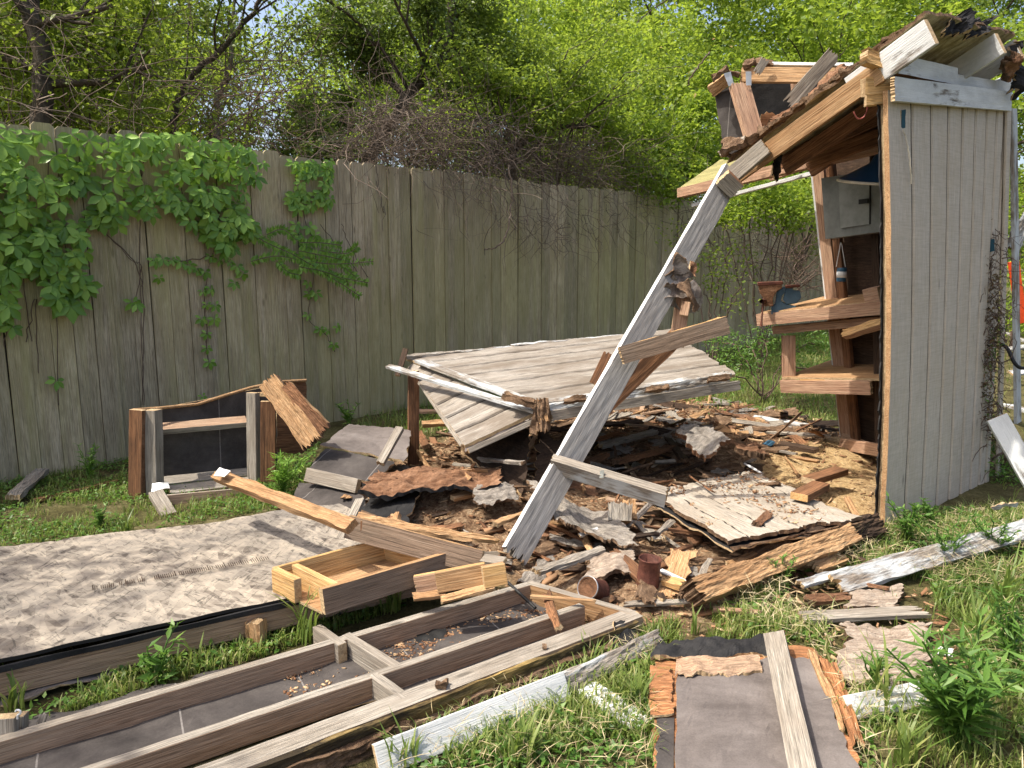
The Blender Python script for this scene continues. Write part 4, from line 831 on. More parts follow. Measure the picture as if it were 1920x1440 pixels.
tb('orange_splinter_board', 'long orange-brown splintered strip along the right edge of the foreground felt panel', 'splinter', G(1552, 1238, .05), G(1618, 1412, .05), .06, .018, 'orangeply', n=(.1, 0, 1), jag=(.02, .08), rough=.006, taper=.5)
tb('split_lath', 'thin split lath lying left of the long orange strip on the felt panel', 'lath', G(1520, 1218, .06), G(1586, 1380, .05), .03, .015, 'tan', n=(-.2, 0, 1), jag=(.02, .05), rough=.006, taper=.4)
# bottom left posts
tb('grey_post', 'weathered grey board end standing in the bottom left corner', 'post', W(10, 1480, 2.05), W(10, 1342, 2.08), .065, .04, 'weathered', n=(.2, -1, 0))
tb('grey_post', 'narrow weathered board with a white hook on top beside the corner board', 'post', W(38, 1480, 2.1), W(38, 1338, 2.13), .035, .04, 'weathered', n=(.2, -1, 0))
tb('leaning_lath', 'thin pale lath leaning beside the hook in the bottom left corner', 'lath', W(40, 1470, 2.05), W(84, 1336, 2.2), .022, .012, 'weathered', n=(.2, -1, 0), jag=(.01, .01), rough=.003)
tube('white_hook', spline([W(33, 1348, 2.07), W(33, 1341, 2.07), W(38, 1338, 2.07), W(38, 1333, 2.07), W(32, 1331, 2.07), W(29, 1334, 2.07)], 5), .0028, 'whiteplastic', label='small white screw hook on the narrow board in the bottom left corner', cat='hook')

# --- siding sheet on the ground by the shed
sg = thing('siding_sheet', 'beige grooved siding sheet sprinkled with wood chips lying in front of the shed', 'siding sheet', G(1420, 950, .1))
g0, g1, g2, g3 = G(1372, 1022, .17), G(1628, 972, .17), G(1372, 868, .16), G(1200, 925, .17)
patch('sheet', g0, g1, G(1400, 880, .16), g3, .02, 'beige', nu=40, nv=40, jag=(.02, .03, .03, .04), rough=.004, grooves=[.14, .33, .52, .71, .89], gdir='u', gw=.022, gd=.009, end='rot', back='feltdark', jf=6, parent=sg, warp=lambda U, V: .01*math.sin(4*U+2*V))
patch('felt_back', g0-dz*.03+(g3-g0)*-.02, g1-dz*.04, G(1400, 880, .12), g3-dz*.03, .01, 'feltdark', nu=24, nv=24, jag=(-.0, .03, .04, .04), rough=.008, parent=sg)
patch('rotten_lip', G(1372, 1034, .14), G(1630, 982, .14), g1-dz*.012, g0-dz*.012, .02, 'rot', nu=50, nv=5, jag=(.02, .02, .02, 0), rough=.015, end='rot', parent=sg)
tb('wood_offcut', 'short sawn block of two-by-four with a yellow end on the beige siding sheet', 'offcut', G(1498, 932, .21), G(1540, 910, .21), .10, .042, 'brown', n=(0, 0, 1), end='fresh')
tb('wood_offcut', 'longer brown two-by-four offcut lying in the sawdust beside the shed', 'offcut', G(1515, 902, .17), G(1578, 882, .17), .095, .04, 'brown', n=(0, 0, 1))
tp('rotten_slab', 'big grey rotten wood slab with crumbling orange edges lying on the rubble', 'wood slab', [W(1330, 868, 4.45), W(1378, 828, 4.6), W(1305, 785, 4.85), W(1252, 812, 4.7)], .035, 'bark', nu=36, nv=30, jag=(.05, .05, .05, .05), rough=.012, end='rustrot', jf=6)
tp('rotten_slab', 'orange-brown rotten slab lying right behind the big grey slab', 'wood slab', [W(1372, 850, 4.75), W(1460, 862, 4.7), W(1420, 835, 4.95), W(1350, 828, 4.9)], .04, 'rustrot', nu=30, nv=20, jag=(.08, .08, .04, .05), rough=.02, end='rot', jf=8)
tp('fiber_sheet', 'long wavy grey fibreboard sheet draped over the rubble right of the leaning beam', 'fibreboard', [G(1030, 980, .20), G(1210, 1038, .12), G(1150, 960, .16), G(985, 905, .24)], .015, 'bark', nu=50, nv=26, jag=(.05, .06, .05, .05), rough=.018, end='rot', jf=6, warp=lambda U, V: .025*math.sin(U*7))
tp('fiber_sheet', 'grey fibreboard piece showing left of the leaning beam under the rusty plywood', 'fibreboard', [G(880, 955, .18), G(985, 945, .16), G(960, 905, .25), G(890, 905, .25)], .012, 'bark', nu=24, nv=16, jag=(.04, .04, .04, .04), rough=.015, end='rot')
tp('fiber_sheet', 'flat tan-grey crumbling fibreboard near the rusty can', 'fibreboard', [G(1090, 1100, .10), G(1200, 1070, .09), G(1190, 1030, .10), G(1095, 1040, .11)], .015, 'delam', nu=26, nv=20, jag=(.05, .05, .04, .05), rough=.012, end='rot')
tb('wood_block', 'grey square block with fresh broken top in the middle of the rubble', 'block', W(1162, 978, 3.75), W(1162, 940, 3.8), .12, .07, 'weathered', n=(-.1, -1, .2), jag=(.0, .02), rough=.006, end='fresh')
tb('wood_block', 'fresh broken block behind the grey square block', 'block', W(1176, 972, 3.85), W(1180, 930, 3.9), .10, .07, 'tan', n=(-.1, -1, .2), jag=(.0, .04), rough=.012, end='fresh')
# sill beam
tb('rotten_beam', 'rotten tan sill beam lying from the rubble towards the shed wall', 'beam', G(1288, 1118, .10), G(1600, 1003, .12), .10, .10, 'tan', n=(.2, -.7, .7), jag=(.04, .05), rough=.007, edge='tan', end='rot')
tb('dark_sill', 'black rotten sill under the shed corner behind the beige siding sheet', 'beam', G(1500, 1030, .08), G(1650, 985, .08), .12, .10, 'darkwood', n=(.2, -.7, .7), jag=(.04, .05), rough=.014, end='rot')
tb('white_board', 'long flaking white board lying in the grass from the rotten beam to the right edge', 'board', G(1560, 1098, .06), G(1960, 982, .10), .105, .022, 'peeling', n=(.15, -.6, 1), jag=(.05, .0), rough=.004)
tb('white_board', 'thin flaking white strip lying along the upper side of the long flaking board', 'board', G(1490, 1098, .05), G(1720, 1035, .07), .04, .018, 'peeling', n=(.15, -.3, 1), jag=(.05, .02), rough=.006)
tb('grey_plank', 'pointed grey plank lying in the grass below the long flaking white board', 'plank', G(1492, 1158, .04), G(1752, 1146, .04), .06, .018, 'weathered', n=(0, -.2, 1), jag=(.03, .09), rough=.003)
tb('thin_stick', 'thin orange-brown slat lying left of the pointed grey plank', 'slat', G(1335, 1142, .035), G(1432, 1150, .035), .022, .015, 'pink', n=(0, -.3, 1), jag=(.01, .02))
tp('delaminated_plywood', 'grey-brown delaminating plywood sheet half sunk in the grass right of the felt panel', 'plywood', [G(1545, 1290, .02), G(1790, 1285, .025), G(1760, 1168, .03), G(1560, 1170, .025)], .02, 'delam', nu=44, nv=30, jag=(.08, .12, .05, .07), rough=.010, end='rot', jf=6)
tp('delaminated_plywood', 'small weathered plywood piece under the tip of the long flaking white board', 'plywood', [G(1575, 1150, .03), G(1700, 1135, .03), G(1695, 1095, .03), G(1585, 1110, .03)], .015, 'delam', nu=24, nv=14, jag=(.05, .06, .03, .04), rough=.008, end='rot')
tb('leaning_white_board', 'clean white painted board leaning into the frame at the right edge of the shed wall', 'board', W(1868, 782, 4.5), W(1982, 980, 4.25), .12, .03, 'white', n=(-.3, -.9, .4), rough=.001)
# cans
rc = thing('rusty_can', 'upright rusty brown tin can standing in the rubble', 'tin can', G(1212, 1095, .06))
lathe('body', [(0, .004), (.048, .004), (.052, 0), (.0525, .006), (.05, .012), (.05, .118), (.053, .122), (.052, .127), (.049, .124), (.046, .02), (0, .02)], 'rust', Matrix.Translation(G(1214, 1096, .055)) @ Matrix.Rotation(R(4), 4, 'Y'), rc, 40, dent=.08)
c2 = thing('tipped_can', 'rusty tin can lying on its side showing its punched round lid', 'tin can', G(1110, 1115, .06))
mwc = Matrix.Translation(G(1102, 1102, .10)) @ Vector((-.55, -.70, .45)).to_track_quat('Z', 'Y').to_matrix().to_4x4()
lathe('body', [(.047, 0), (.05, -.004), (.048, -.012), (.048, -.11), (.05, -.115), (0, -.115)], 'rust', mwc, c2, 36, dent=.05)
lathe('lid', [(0, -.004), (.042, -.004), (.044, .001), (.047, .002), (.049, -.003)], 'rustrot', mwc, c2, 36)
lathe('rim', [(.047, .0), (.0485, .004), (.051, .003), (.051, -.004)], 'steel', mwc, c2, 36)
tb('white_plastic_strip', 'white plastic strip lying right of the rusty can', 'plastic strip', G(1236, 1068, .09), G(1288, 1092, .08), .022, .006, 'whiteplastic', n=(0, -.3, 1), jag=(.01, .02), end='whiteplastic')
# --- loose sticks and boards in the rubble
LS = [((1000, 1075), (1135, 1028), .12, .045, 'weathered', 'grey split board lying right of the foot of the leaning beam', .03),
 ((1040, 1068), (1090, 1052), .11, .02, 'weathered', 'narrow grey splinter in front of the grey split board', .03),
 ((1085, 1005), (1140, 985), .14, .02, 'white', 'thin white lath between the leaning beam and the grey square block', .01),
 ((1250, 1040), (1300, 1022), .10, .02, 'brown', 'thin brown stick lying above the rusty can', .02),
 ((1312, 1088), (1332, 1048), .09, .025, 'weathered', 'short grey stick lying between the white plastic strip and the rotten beam', .01),
 ((1362, 1062), (1432, 1028), .07, .03, 'tan', 'tan stick lying below the ragged lip of the beige siding sheet', .03),
 ((1250, 820), (1285, 865), .16, .05, 'darkwood', 'dark splintered board beneath the left edge of the big grey slab', .04),
 ((1385, 806), (1560, 818), .10, .03, 'weathered', 'long pale batten lying behind the sawdust floor', .01),
 ((1410, 782), (1520, 800), .05, .05, 'peeling', 'white board end lying in the grass behind the sawdust floor', .02),
 ((1340, 778), (1410, 766), .05, .04, 'peeling', 'small white strip lying in the grass behind the big grey slab', .02),
 ((1455, 832), (1540, 846), .12, .06, 'darkwood', 'curled dark board lying at the back of the sawdust floor', .05),
 ((1120, 838), (1235, 808), .18, .05, 'weathered', 'grey board lying in the shade behind the leaning beam', .05),
 ((1150, 868), (1262, 838), .16, .06, 'brown', 'brown rotten board lying in the shade under the fallen siding', .05),
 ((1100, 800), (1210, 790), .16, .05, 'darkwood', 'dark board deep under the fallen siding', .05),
 ((1080, 880), (1140, 850), .18, .05, 'brown', 'short rotten board tucked behind the lower brace', .05),
 ((1245, 780), (1340, 800), .10, .035, 'weathered', 'thin grey board pointing at the big grey slab from the left', .03),
 ((1395, 868), (1432, 890), .17, .012, 'white', 'thin white sliver lying just below the orange-brown slab', .01),
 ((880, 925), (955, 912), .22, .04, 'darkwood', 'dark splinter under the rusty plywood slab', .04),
 ((800, 1000), (870, 985), .18, .03, 'brown', 'brown splinter lying above the splintered tan board', .03),
 ((845, 935), (905, 920), .18, .05, 'tan', 'small tan block lying below the rusty plywood slab', .02),
 ((1170, 1010), (1240, 1000), .14, .03, 'darkwood', 'dark shard lying on the wavy fibreboard', .03),
 ((1220, 1010), (1262, 975), .13, .025, 'weathered', 'thin grey shard standing near the corner of the beige siding sheet', .02),
 ((1340, 925), (1290, 890), .20, .01, 'brown', 'thin brown splinter lying on the beige siding sheet', .03),
 ((1415, 985), (1445, 962), .20, .04, 'rustrot', 'orange rotten chunk lying on the beige siding sheet', .03),
 ((790, 795), (850, 792), .12, .07, 'tan', 'short tan block lying behind the fallen wall post', .01),
 ((785, 812), (800, 838), .12, .06, 'brown', 'small brown block standing behind the fallen wall post', .01),
 ((785, 772), (860, 770), .08, .05, 'pink', 'reddish plank lying near the fence behind the fallen wall post', .01),
 ((20, 935), (82, 880), .06, .08, 'weathered', 'weathered grey board sticking out of the grass at the foot of the fence', .04),
 ((470, 980), (478, 992), .03, .04, 'tan', 'tiny tan chip of wood at the back edge of the platform', .005),
 ((60, 940), (230, 900), .02, .04, 'brown', 'old brown board half buried in the soil left of the broken frame', .03),
 ((1500, 1125), (1600, 1118), .04, .035, 'rustrot', 'orange-brown rotten splinter lying above the pointed grey plank', .04),
 ((1610, 1092), (1672, 1104), .05, .018, 'rustrot', 'thin rusty-red splinter lying on the small plywood piece', .02),
 ((1570, 1030), (1620, 1052), .06, .02, 'darkwood', 'thin dark stick leaning at the end of the rotten beam', .01),
 ((1520, 1065), (1580, 1040), .06, .09, 'tan', 'yellowish split chunk lying behind the rotten beam', .04),
 ((1240, 1085), (1290, 1100), .08, .05, 'fresh', 'pale yellow chunk of wood below the white plastic strip', .04),
 ((925, 985), (985, 962), .22, .04, 'tan', 'tan splinter standing left of the leaning beam', .03),
 ((700, 1018), (735, 968), .22, .03, 'brown', 'dark brown stub in the gap behind the grey-brown joist', .02),
 ((735, 1000), (742, 965), .22, .05, 'tan', 'small upright tan block behind the splintered tan board', .01),
 ((1735, 1172), (1722, 1180), .04, .02, 'brown', 'small brown chip lying on the delaminating plywood', .01),
 ((1745, 1215), (1795, 1225), .04, .03, 'white', 'small white flake lying on the delaminating plywood', .03)]
for (p, q, z, wd, mat, lab, jg) in LS:
    nm = {'rustrot': 'rotten_chunk'}.get(mat, 'wood_scrap'); a, c = G(*p, z), G(*q, z)
    tb(nm, lab, 'wood scrap', a, c, wd, min(.03, wd*.5), mat, n=(rnd.uniform(-.3, .3), rnd.uniform(-.5, -.1), 1), jag=(jg, jg), rough=.005, end='rot' if mat in ('rustrot', 'darkwood', 'brown') else 'endgrain')
tb('blue_scrap', 'small blue plastic scrap in the rubble behind the orange-brown slab', 'plastic scrap', G(1436, 833, .12), G(1448, 827, .12), .05, .01, 'bluebit', n=(0, -.5, 1), jag=(.01, .01), rough=.01, end='bluebit')
tp('white_rag', 'crumpled white flake of paint skin in the grass right of the shed wall foot', 'paint flake', [G(1850, 965, .1), G(1905, 945, .12), G(1908, 935, .16), G(1868, 945, .16)], .006, 'peeling', nu=16, nv=8, jag=(.04, .04, .02, .03), rough=.015)

# --- loose splinters and crumbling flakes, each its own object
bx = [min(p[0] for p in DEBP), max(p[0] for p in DEBP), min(p[1] for p in DEBP), max(p[1] for p in DEBP)]
k = 0
while k < 240:
    x, y = rnd.uniform(bx[0], bx[1]), rnd.uniform(bx[2], bx[3])
    if pdist(x, y, DEBP) < .06 or (inpoly(x, y, SAW) and rnd.random() < .8): continue
    k += 1; a = rnd.gauss(.5, .9); L_ = rnd.uniform(.10, .48)*(1 if rnd.random() < .8 else 1.3); z = gh(x, y)+rnd.uniform(.005, .05); sl_ = rnd.gauss(0, .16)
    d = Vector((math.cos(a), math.sin(a), sl_))*L_*.5; c = Vector((x, y, z+abs(sl_)*L_*.4)); wd = rnd.choice((.015, .02, .03, .045, .06, .08)); mt = rnd.choice(('weathered', 'weathered', 'tan', 'brown', 'rot', 'rot', 'greybrown', 'darkwood', 'bark'))
    tb('wood_splinter', 'splintered scrap of old wood lying loose in the rubble heap', 'splinter', c-d, c+d, wd, rnd.uniform(.006, .02), mt, n=(rnd.gauss(0, .35), rnd.gauss(-.15, .35), 1), group='loose splinters in the rubble heap', jag=(.03, .04), rough=.004, taper=rnd.uniform(.5, 1), end=rnd.choice(('rot', 'endgrain')))
k = 0
while k < 80:
    x, y = rnd.uniform(bx[0], bx[1]), rnd.uniform(bx[2], bx[3])
    if pdist(x, y, DEBP) < .08 or inpoly(x, y, SAW): continue
    k += 1; a = rnd.uniform(-.4, 1.4); q1, q2 = rnd.uniform(.06, .22), rnd.uniform(.04, .12); z = gh(x, y)+rnd.uniform(.01, .05); U_ = Vector((math.cos(a), math.sin(a), rnd.gauss(0, .15)))*q1; V_ = Vector((-math.sin(a), math.cos(a), rnd.gauss(.12, .15)))*q2; c = Vector((x, y, z))
    tp('rotten_flake', 'crumbling flat flake of rotten board lying in the rubble heap', 'wood flake', [c-U_-V_, c+U_-V_, c+U_+V_, c-U_+V_], rnd.uniform(.006, .018), rnd.choice(('bark', 'rot', 'rot', 'rustrot', 'bark', 'tan')), group='crumbling flakes in the rubble heap', nu=14, nv=10, jag=(.04, .04, .03, .03), rough=.008, end='rot', jf=14)

# --- chips: uncountable small flakes on the rubble
def chips(name, n, polyfn, smin, smax, lift=0, kind='stuff', tk=(.05, .22), ek=(.15, .7)):
    V = []; Q = []; k = 0
    for _ in range(n):
        p = polyfn()
        if p is None: continue
        s = smin+(smax-smin)*rnd.random()**2.2; a = rnd.random()*6.283; el = rnd.uniform(*ek); t = s*rnd.uniform(*tk)
        X = Vector((math.cos(a), math.sin(a), rnd.gauss(0, .28))).normalized(); nn = Vector((rnd.gauss(0, .35), rnd.gauss(0, .35), 1)).normalized()
        Y = nn.cross(X).normalized(); Z = X.cross(Y); c = p+Vector((0, 0, t*.5+lift))
        b0 = len(V)
        for zz in (-t/2, t/2):
            for (u, w_) in ((-1, -.6), (.7, -1), (1, .5), (-.5, 1)):
                V.append(c+X*u*s*.5*rnd.uniform(.6, 1.1)+Y*w_*s*.5*el*rnd.uniform(.5, 1.2)+Z*zz)
        for f_ in ((3, 2, 1, 0), (4, 5, 6, 7), (0, 1, 5, 4), (1, 2, 6, 5), (2, 3, 7, 6), (3, 0, 4, 7)): Q.append([b0+q for q in f_])
    me = npmesh(name, [tuple(q) for q in V], Q); return tag(link(name, me, ['chips']), kind=kind)
def in_deb():
    for _ in range(20):
        x, y = rnd.uniform(bx[0]-.25, bx[1]+.25), rnd.uniform(bx[2]-.25, bx[3]+.25)
        d = pdist(x, y, DEBP)
        if d > -.22*rnd.random() and rnd.random() < (.25 if inpoly(x, y, SAW) else 1): return Vector((x, y, gh(x, y)))
chips('wood_chips', 14000, in_deb, .008, .05, tk=(.04, .14), ek=(.1, .6))
chips('wood_fragments', 1300, in_deb, .06, .18, .008, tk=(.03, .09), ek=(.08, .4))
def on_quad(c, lift, keep=lambda u, v: True):
    def f_():
        for _ in range(20):
            u, v = rnd.random(), rnd.random()
            if keep(u, v): return c[0]*(1-u)*(1-v)+c[1]*u*(1-v)+c[2]*u*v+c[3]*(1-u)*v+Vector((0, 0, lift))
    return f_
def clump(u, v, s=3): return mnoise.noise((u*s, v*s, 5.5)) > .02
chips('chips_on_siding', 900, on_quad([g0, g1, G(1400, 880, .16), g3], .013, lambda u, v: mnoise.noise((u*4, v*4, 5.5))+.5*(v-.5) > -.05), .006, .035)
rg_ = poly_ = [(G(*q).x, G(*q).y) for q in ((1480, 1080), (1760, 1120), (1860, 1290), (1600, 1300), (1330, 1180))]
def in_right():
    for _ in range(30):
        x, y = rnd.uniform(.6, 2.6), rnd.uniform(2.2, 4)
        if inpoly(x, y, rg_): return Vector((x, y, gh(x, y)+.02))
chips('bark_chips', 500, in_right, .015, .07, .0, tk=(.03, .1), ek=(.1, .5))
chips('sawdust_pile', 500, lambda: G(rnd.gauss(468, 18), rnd.gauss(1206, 7), .012*rnd.random()), .004, .016)
chips('chips_in_frame', 2200, on_quad([G(560, 1330, .01), G(1150, 1160, .01), G(980, 1112, .01), G(480, 1240, .01)], .004, lambda u, v: clump(u, v, 5) or rnd.random() < .12), .004, .026)
# ============================================================ VEGETATION
def V3(p): return np.array([p[0], p[1], p[2]], dtype=float)
def leaf_obj(name, parts, mat, parent=None, kind=None, origin=(0, 0, 0)):
    V, T = merge(parts); me = npmesh(name, V-np.array(origin), T)
    return tag(link(name, me, [mat], parent, Matrix.Translation(Vector(origin))), kind=kind)
def rand_leaves(Cn, size, spread=.35, droop=.25, aspect=.55):
    n = len(Cn); D = unit(n); D[:, 2] = D[:, 2]*.6-droop; Nn = unit(n)*.75+np.array([0, 0, .8])
    s = size*rng.uniform(.6, 1.25, n); return leaves_np(Cn, D, Nn, s, s*aspect*rng.uniform(.8, 1.2, n), .25)
def clumps(centers, rad, per, squash=.7):
    centers = np.asarray(centers); k = len(centers); off = unit(k*per)*(rng.random((k*per, 1))**.45)*np.repeat(rad, per)[:, None]
    off[:, 2] *= squash; return np.repeat(centers, per, 0)+off
def grow(base, d, L, r, depth, out, tips, rd, spread=.6, up=.15, kids=3, seg=7, wob=.10):
    P = [np.array(base, float)]; d = np.array(d, float); d /= np.linalg.norm(d)
    for i in range(seg):
        d = d+rd.normal(size=3)*wob+np.array([0, 0, up*.1]); d /= np.linalg.norm(d); P.append(P[-1]+d*L/seg)
    rr = np.linspace(r, r*.5, seg+1); out.append((np.array(P), rr))
    if depth == 0: tips.append(P[-1]); tips.append(P[len(P)//2]); return
    for k in range(kids):
        i = rd.integers(seg//2, seg+1); a = rd.normal(size=3); a -= a.dot(d)*d; a /= np.linalg.norm(a)
        nd = d*(1-spread*.5)+a*spread; nd[2] += up
        grow(P[i], nd, L*rd.uniform(.55, .8), rr[i]*.62, depth-1, out, tips, rd, spread, up, kids, max(4, seg-1), wob*1.2)
def tree(name, label, base, h, crown, mat, leaf=.07, n=16000, trunk_r=.09, seed=1, bark='trunkbark', group=None, clr=.45, lean=(0, 0), nclump=90, zmin=1.2, cat='tree', depth=3):
    """crown = (rx, ry, rz) about base+height; trunk and limbs grown, leaf clumps hung on the limb tips and through the crown"""
    rd = np.random.default_rng(seed); global rng; keep = rng; rng = rd
    out = []; tips = []; grow((0, 0, -.1), (lean[0], lean[1], 1), h*.45, trunk_r, depth, out, tips, rd, spread=.75, up=.25, kids=3)
    t = thing(name, label, cat, base, group)
    V, Q = tube_np([o[0] for o in out], [o[1] for o in out], 5)
    link('trunk', npmesh('trunk', V, Q, True), [bark], t, Matrix.Translation(Vector(base)))
    rx, ry, rz = crown; cc = np.array([lean[0]*h*.6, lean[1]*h*.6, h-rz])
    u = unit(nclump)*(rd.random((nclump, 1))**.38); c = cc+u*np.array([rx, ry, rz])
    c = np.concatenate([c, np.array(tips)]); c = c[c[:, 2] > zmin]
    if len(c) == 0: c = np.array([cc])
    per = max(5, n//len(c)); P = clumps(c, rd.uniform(.5, 1.2, len(c))*clr, per)
    leaf_obj('crown', [tuple([rand_leaves(P, leaf)[0]+V3(base), rand_leaves(P[:1], leaf)[1]]) ] if False else [(lambda a: (a[0]+V3(base), a[1]))(rand_leaves(P, leaf))], mat, t, origin=base)
    rng = keep; return t
def twigs(n, startfn, L=(.3, 1.1), r=.0035, drop=.25, wob=.35, seg=8, sides=3):
    paths = []; rad = []
    for _ in range(n):
        p = startfn(); l_ = rnd.uniform(*L); d = unit(1)[0]*np.array([1, .7, .6]); d[2] -= drop*rnd.random(); P = [V3(p)]
        for i in range(seg):
            d = d+rng.normal(size=3)*wob+np.array([0, 0, -.04]); d /= np.linalg.norm(d); P.append(P[-1]+d*l_/seg)
        rr = r*rnd.uniform(.5, 1.5); paths.append(np.array(P)); rad.append(np.linspace(rr, rr*.4, seg+1))
    return tube_np(paths, rad, sides)

# --- far trees beyond the fence, back row
def at(px, Y, z=0): p = W(px, 400, Y); return Vector((p.x, p.y, z))
FT = [(-150, 15, 9.0, 'leaf_bright', 'far pale green tree seen behind the dark trunk at the left edge', 31),
      (190, 15.5, 8.6, 'leaf_bright', 'far green tree filling the background between the left trunks', 32),
      (330, 17.5, 8.2, 'leaf_bright', 'far yellow-green tree behind the pale thin trunk left of the sky gap', 33),
      (815, 17, 9.8, 'leaf_bright', 'tall sunlit yellow-green tree just right of the sky gap', 34),
      (1000, 19, 9.0, 'leaf_bright', 'bright tree behind the tangled thicket under the small sky gap', 35),
      (1190, 17, 10.4, 'leaf_bright', 'tall bright green tree in the background left of the broken roof gable', 36),
      (1430, 18, 10.2, 'leaf_bright', 'tall bright green tree right behind the broken roof gable', 37),
      (1640, 17, 10.6, 'leaf_bright', 'large bright green tree above the shed rafters', 38),
      (1775, 20, 11.6, 'leaf_mid', 'tall green tree above the right end of the shed roof', 39),
      (1975, 27, 5.6, 'leaf_bright', 'low bright tree seen right of the shed corner', 40),
      (1500, 22, 7.2, 'leaf_mid', 'green tree seen through the shed doorway', 41)]
for (px, Y, h, mt, lab, sd) in FT:
    tree('background_tree', lab, at(px, Y), h, (2.4 if px not in (330, 815) else 1.75, 2.0, h*.42), mt, leaf=.125, n=24000, trunk_r=.14, seed=sd, clr=.6, nclump=110, zmin=1.0, group='trees in the background beyond the fence')
for i, (px, h) in enumerate(((-60, 11), (130, 11.5), (230, 11), (960, 12.5), (1080, 13.5), (1330, 14), (1500, 14.5), (1680, 14.5))):
    tree('background_tree', ['at the left edge of the picture', 'above the middle of the left creeper curtain', 'left of the sky gap above the curved limb', 'above the brown twig thicket', 'above the right end of the brown twig thicket', 'directly above the broken gable rail', 'above the splintered roof lath', 'above the rightmost rafter tails'][i].join(('farthest green tree, standing ', '')), at(px, 25), h, (2.9, 1.8, h*.42), 'leaf_mid', leaf=.19, n=10000, trunk_r=.16, seed=110+i, clr=.85, nclump=80, zmin=1.0, group='farthest row of trees', depth=2)
for i, (px, Y, h) in enumerate(((2160, 23, 5.6), (2280, 20, 7.5), (2480, 18, 8), (2760, 17, 8.5))):
    tree('background_tree', ['just outside the right edge behind the orange strip', 'second from the right picture edge, outside it', 'third beyond the right picture edge', 'farthest beyond the right picture edge'][i].join(('green tree standing ', '')), at(px, Y), h, (2.9, 2.2, h*.42), 'leaf_mid', leaf=.16, n=9000, trunk_r=.15, seed=140+i, clr=.8, nclump=80, zmin=.8, group='trees right of the shed', depth=2)
# --- middle row
MT = [(700, 13.5, 6.6, 'leaf_bright', 'bright young tree immediately right of the sky gap behind the dark shrub', 56, (.95, .9, 2.3), .085, 12000),
      (-90, 8.2, 6.5, 'leaf_mid', 'leafy tree hanging in at the far left behind the vine-covered fence', 51, (1.7, 1.2, 2.6), .075, 24000),
      (200, 9.4, 6.4, 'leaf_mid', 'dark leafy tree behind the creeper-covered fence near the curved trunk', 52, (1.6, 1.1, 2.3), .07, 22000),
      (1010, 12.4, 6.4, 'leaf_bright', 'sunlit bushy tree draped in vines right of the dark thicket', 53, (1.9, 1.3, 2.2), .085, 17000),
      (1230, 13.6, 6.1, 'leaf_bright', 'sunlit vine-covered bush rising behind the fence left of the mossy beam', 54, (1.8, 1.4, 2.5), .085, 20000),
      (1440, 15.2, 5.5, 'leaf_bright', 'yellow-green bush behind the fence below the roof gable', 55, (1.8, 1.4, 2.2), .09, 16000)]
for (px, Y, h, mt, lab, sd, cr, lf, n_) in MT:
    tree('tree', lab, at(px, Y), h, cr, mt, leaf=lf, n=n_, trunk_r=.08, seed=sd, clr=.42, nclump=110, zmin=1.5)
tree('tree', 'tree standing beyond the fence outside the left edge whose crown throws dappled shade', Vector((-5.6, .9, 0)), 6.2, (1.5, 1.5, 1.3), 'leaf_mid', leaf=.10, n=5200, trunk_r=.1, seed=91, clr=.55, nclump=48, zmin=2.5)
# named trunks
def trunk_tree(name, label, pts, rad, bark, leafpx, mat, leaf, n, seed, clr=.35):
    base = pts[0].copy(); t = thing(name, label, 'tree', base)
    P = spline(pts, 7, .012); tube('trunk', P, list(np.linspace(rad[0], rad[1], len(P))), bark, t, 8, origin=base)
    rd = np.random.default_rng(seed); out = []; tips = []
    for k in range(9):
        i = rd.integers(len(P)//3, len(P)); d = rd.normal(size=3); d[2] = abs(d[2])*.6+.2
        grow(V3(P[i]), d, rd.uniform(.7, 1.5), rad[1]*.6, 1, out, tips, rd, .6, .1, 3)
    V, Q = tube_np([o[0] for o in out], [o[1] for o in out], 4); V = V-V3(base)
    tag(link('branches', npmesh('branches', V, Q, True), [bark], t, Matrix.Translation(base)))
    c = np.array(tips+[V3(W(*q)) for q in leafpx]); PP = clumps(c, rd.uniform(.5, 1.3, len(c))*clr, max(4, n//len(c)))
    leaf_obj('foliage', [rand_leaves(PP, leaf)], mat, t, origin=base)
    return t
trunk_tree('tree', 'dark tree with curved limb rising right over the creeper-covered fence', [W(318, 470, 8.6), W(322, 250, 8.6), W(345, 165, 8.6), W(395, 110, 8.6), W(460, 45, 8.6), W(500, -30, 8.6)], (.045, .022), 'trunkbark',
           [(300, 40, 8.6), (360, 20, 8.4), (420, 20, 8.6), (470, 60, 8.5), (330, 90, 8.8), (280, 120, 8.8), (230, 60, 8.7), (400, 75, 8.9)], 'leaf_dark', .07, 5000, 61)
trunk_tree('tree', 'thin pale-barked tree standing between the curved limb and the sky gap', [W(398, 470, 9.6), W(402, 250, 9.6), W(412, 175, 9.6), W(428, 140, 9.6), W(434, 60, 9.6), W(440, -20, 9.6)], (.05, .02), 'palebark',
           [(440, 40, 9.6), (470, 120, 9.8), (420, 90, 9.7)], 'leaf_mid', .06, 1800, 62)
trunk_tree('tree', 'thick reddish-brown trunk wrapped in bare twigs at the left edge', [W(70, 480, 7.2), W(75, 230, 7.2), W(80, 120, 7.2), W(52, 10, 7.2), W(50, -60, 7.2)], (.10, .07), 'trunkbark',
           [(30, 60, 7.0), (110, 130, 7.0), (150, 60, 7.3), (20, 170, 7.0), (160, 180, 7.1), (200, 120, 7.3)], 'leaf_mid', .065, 3500, 63)
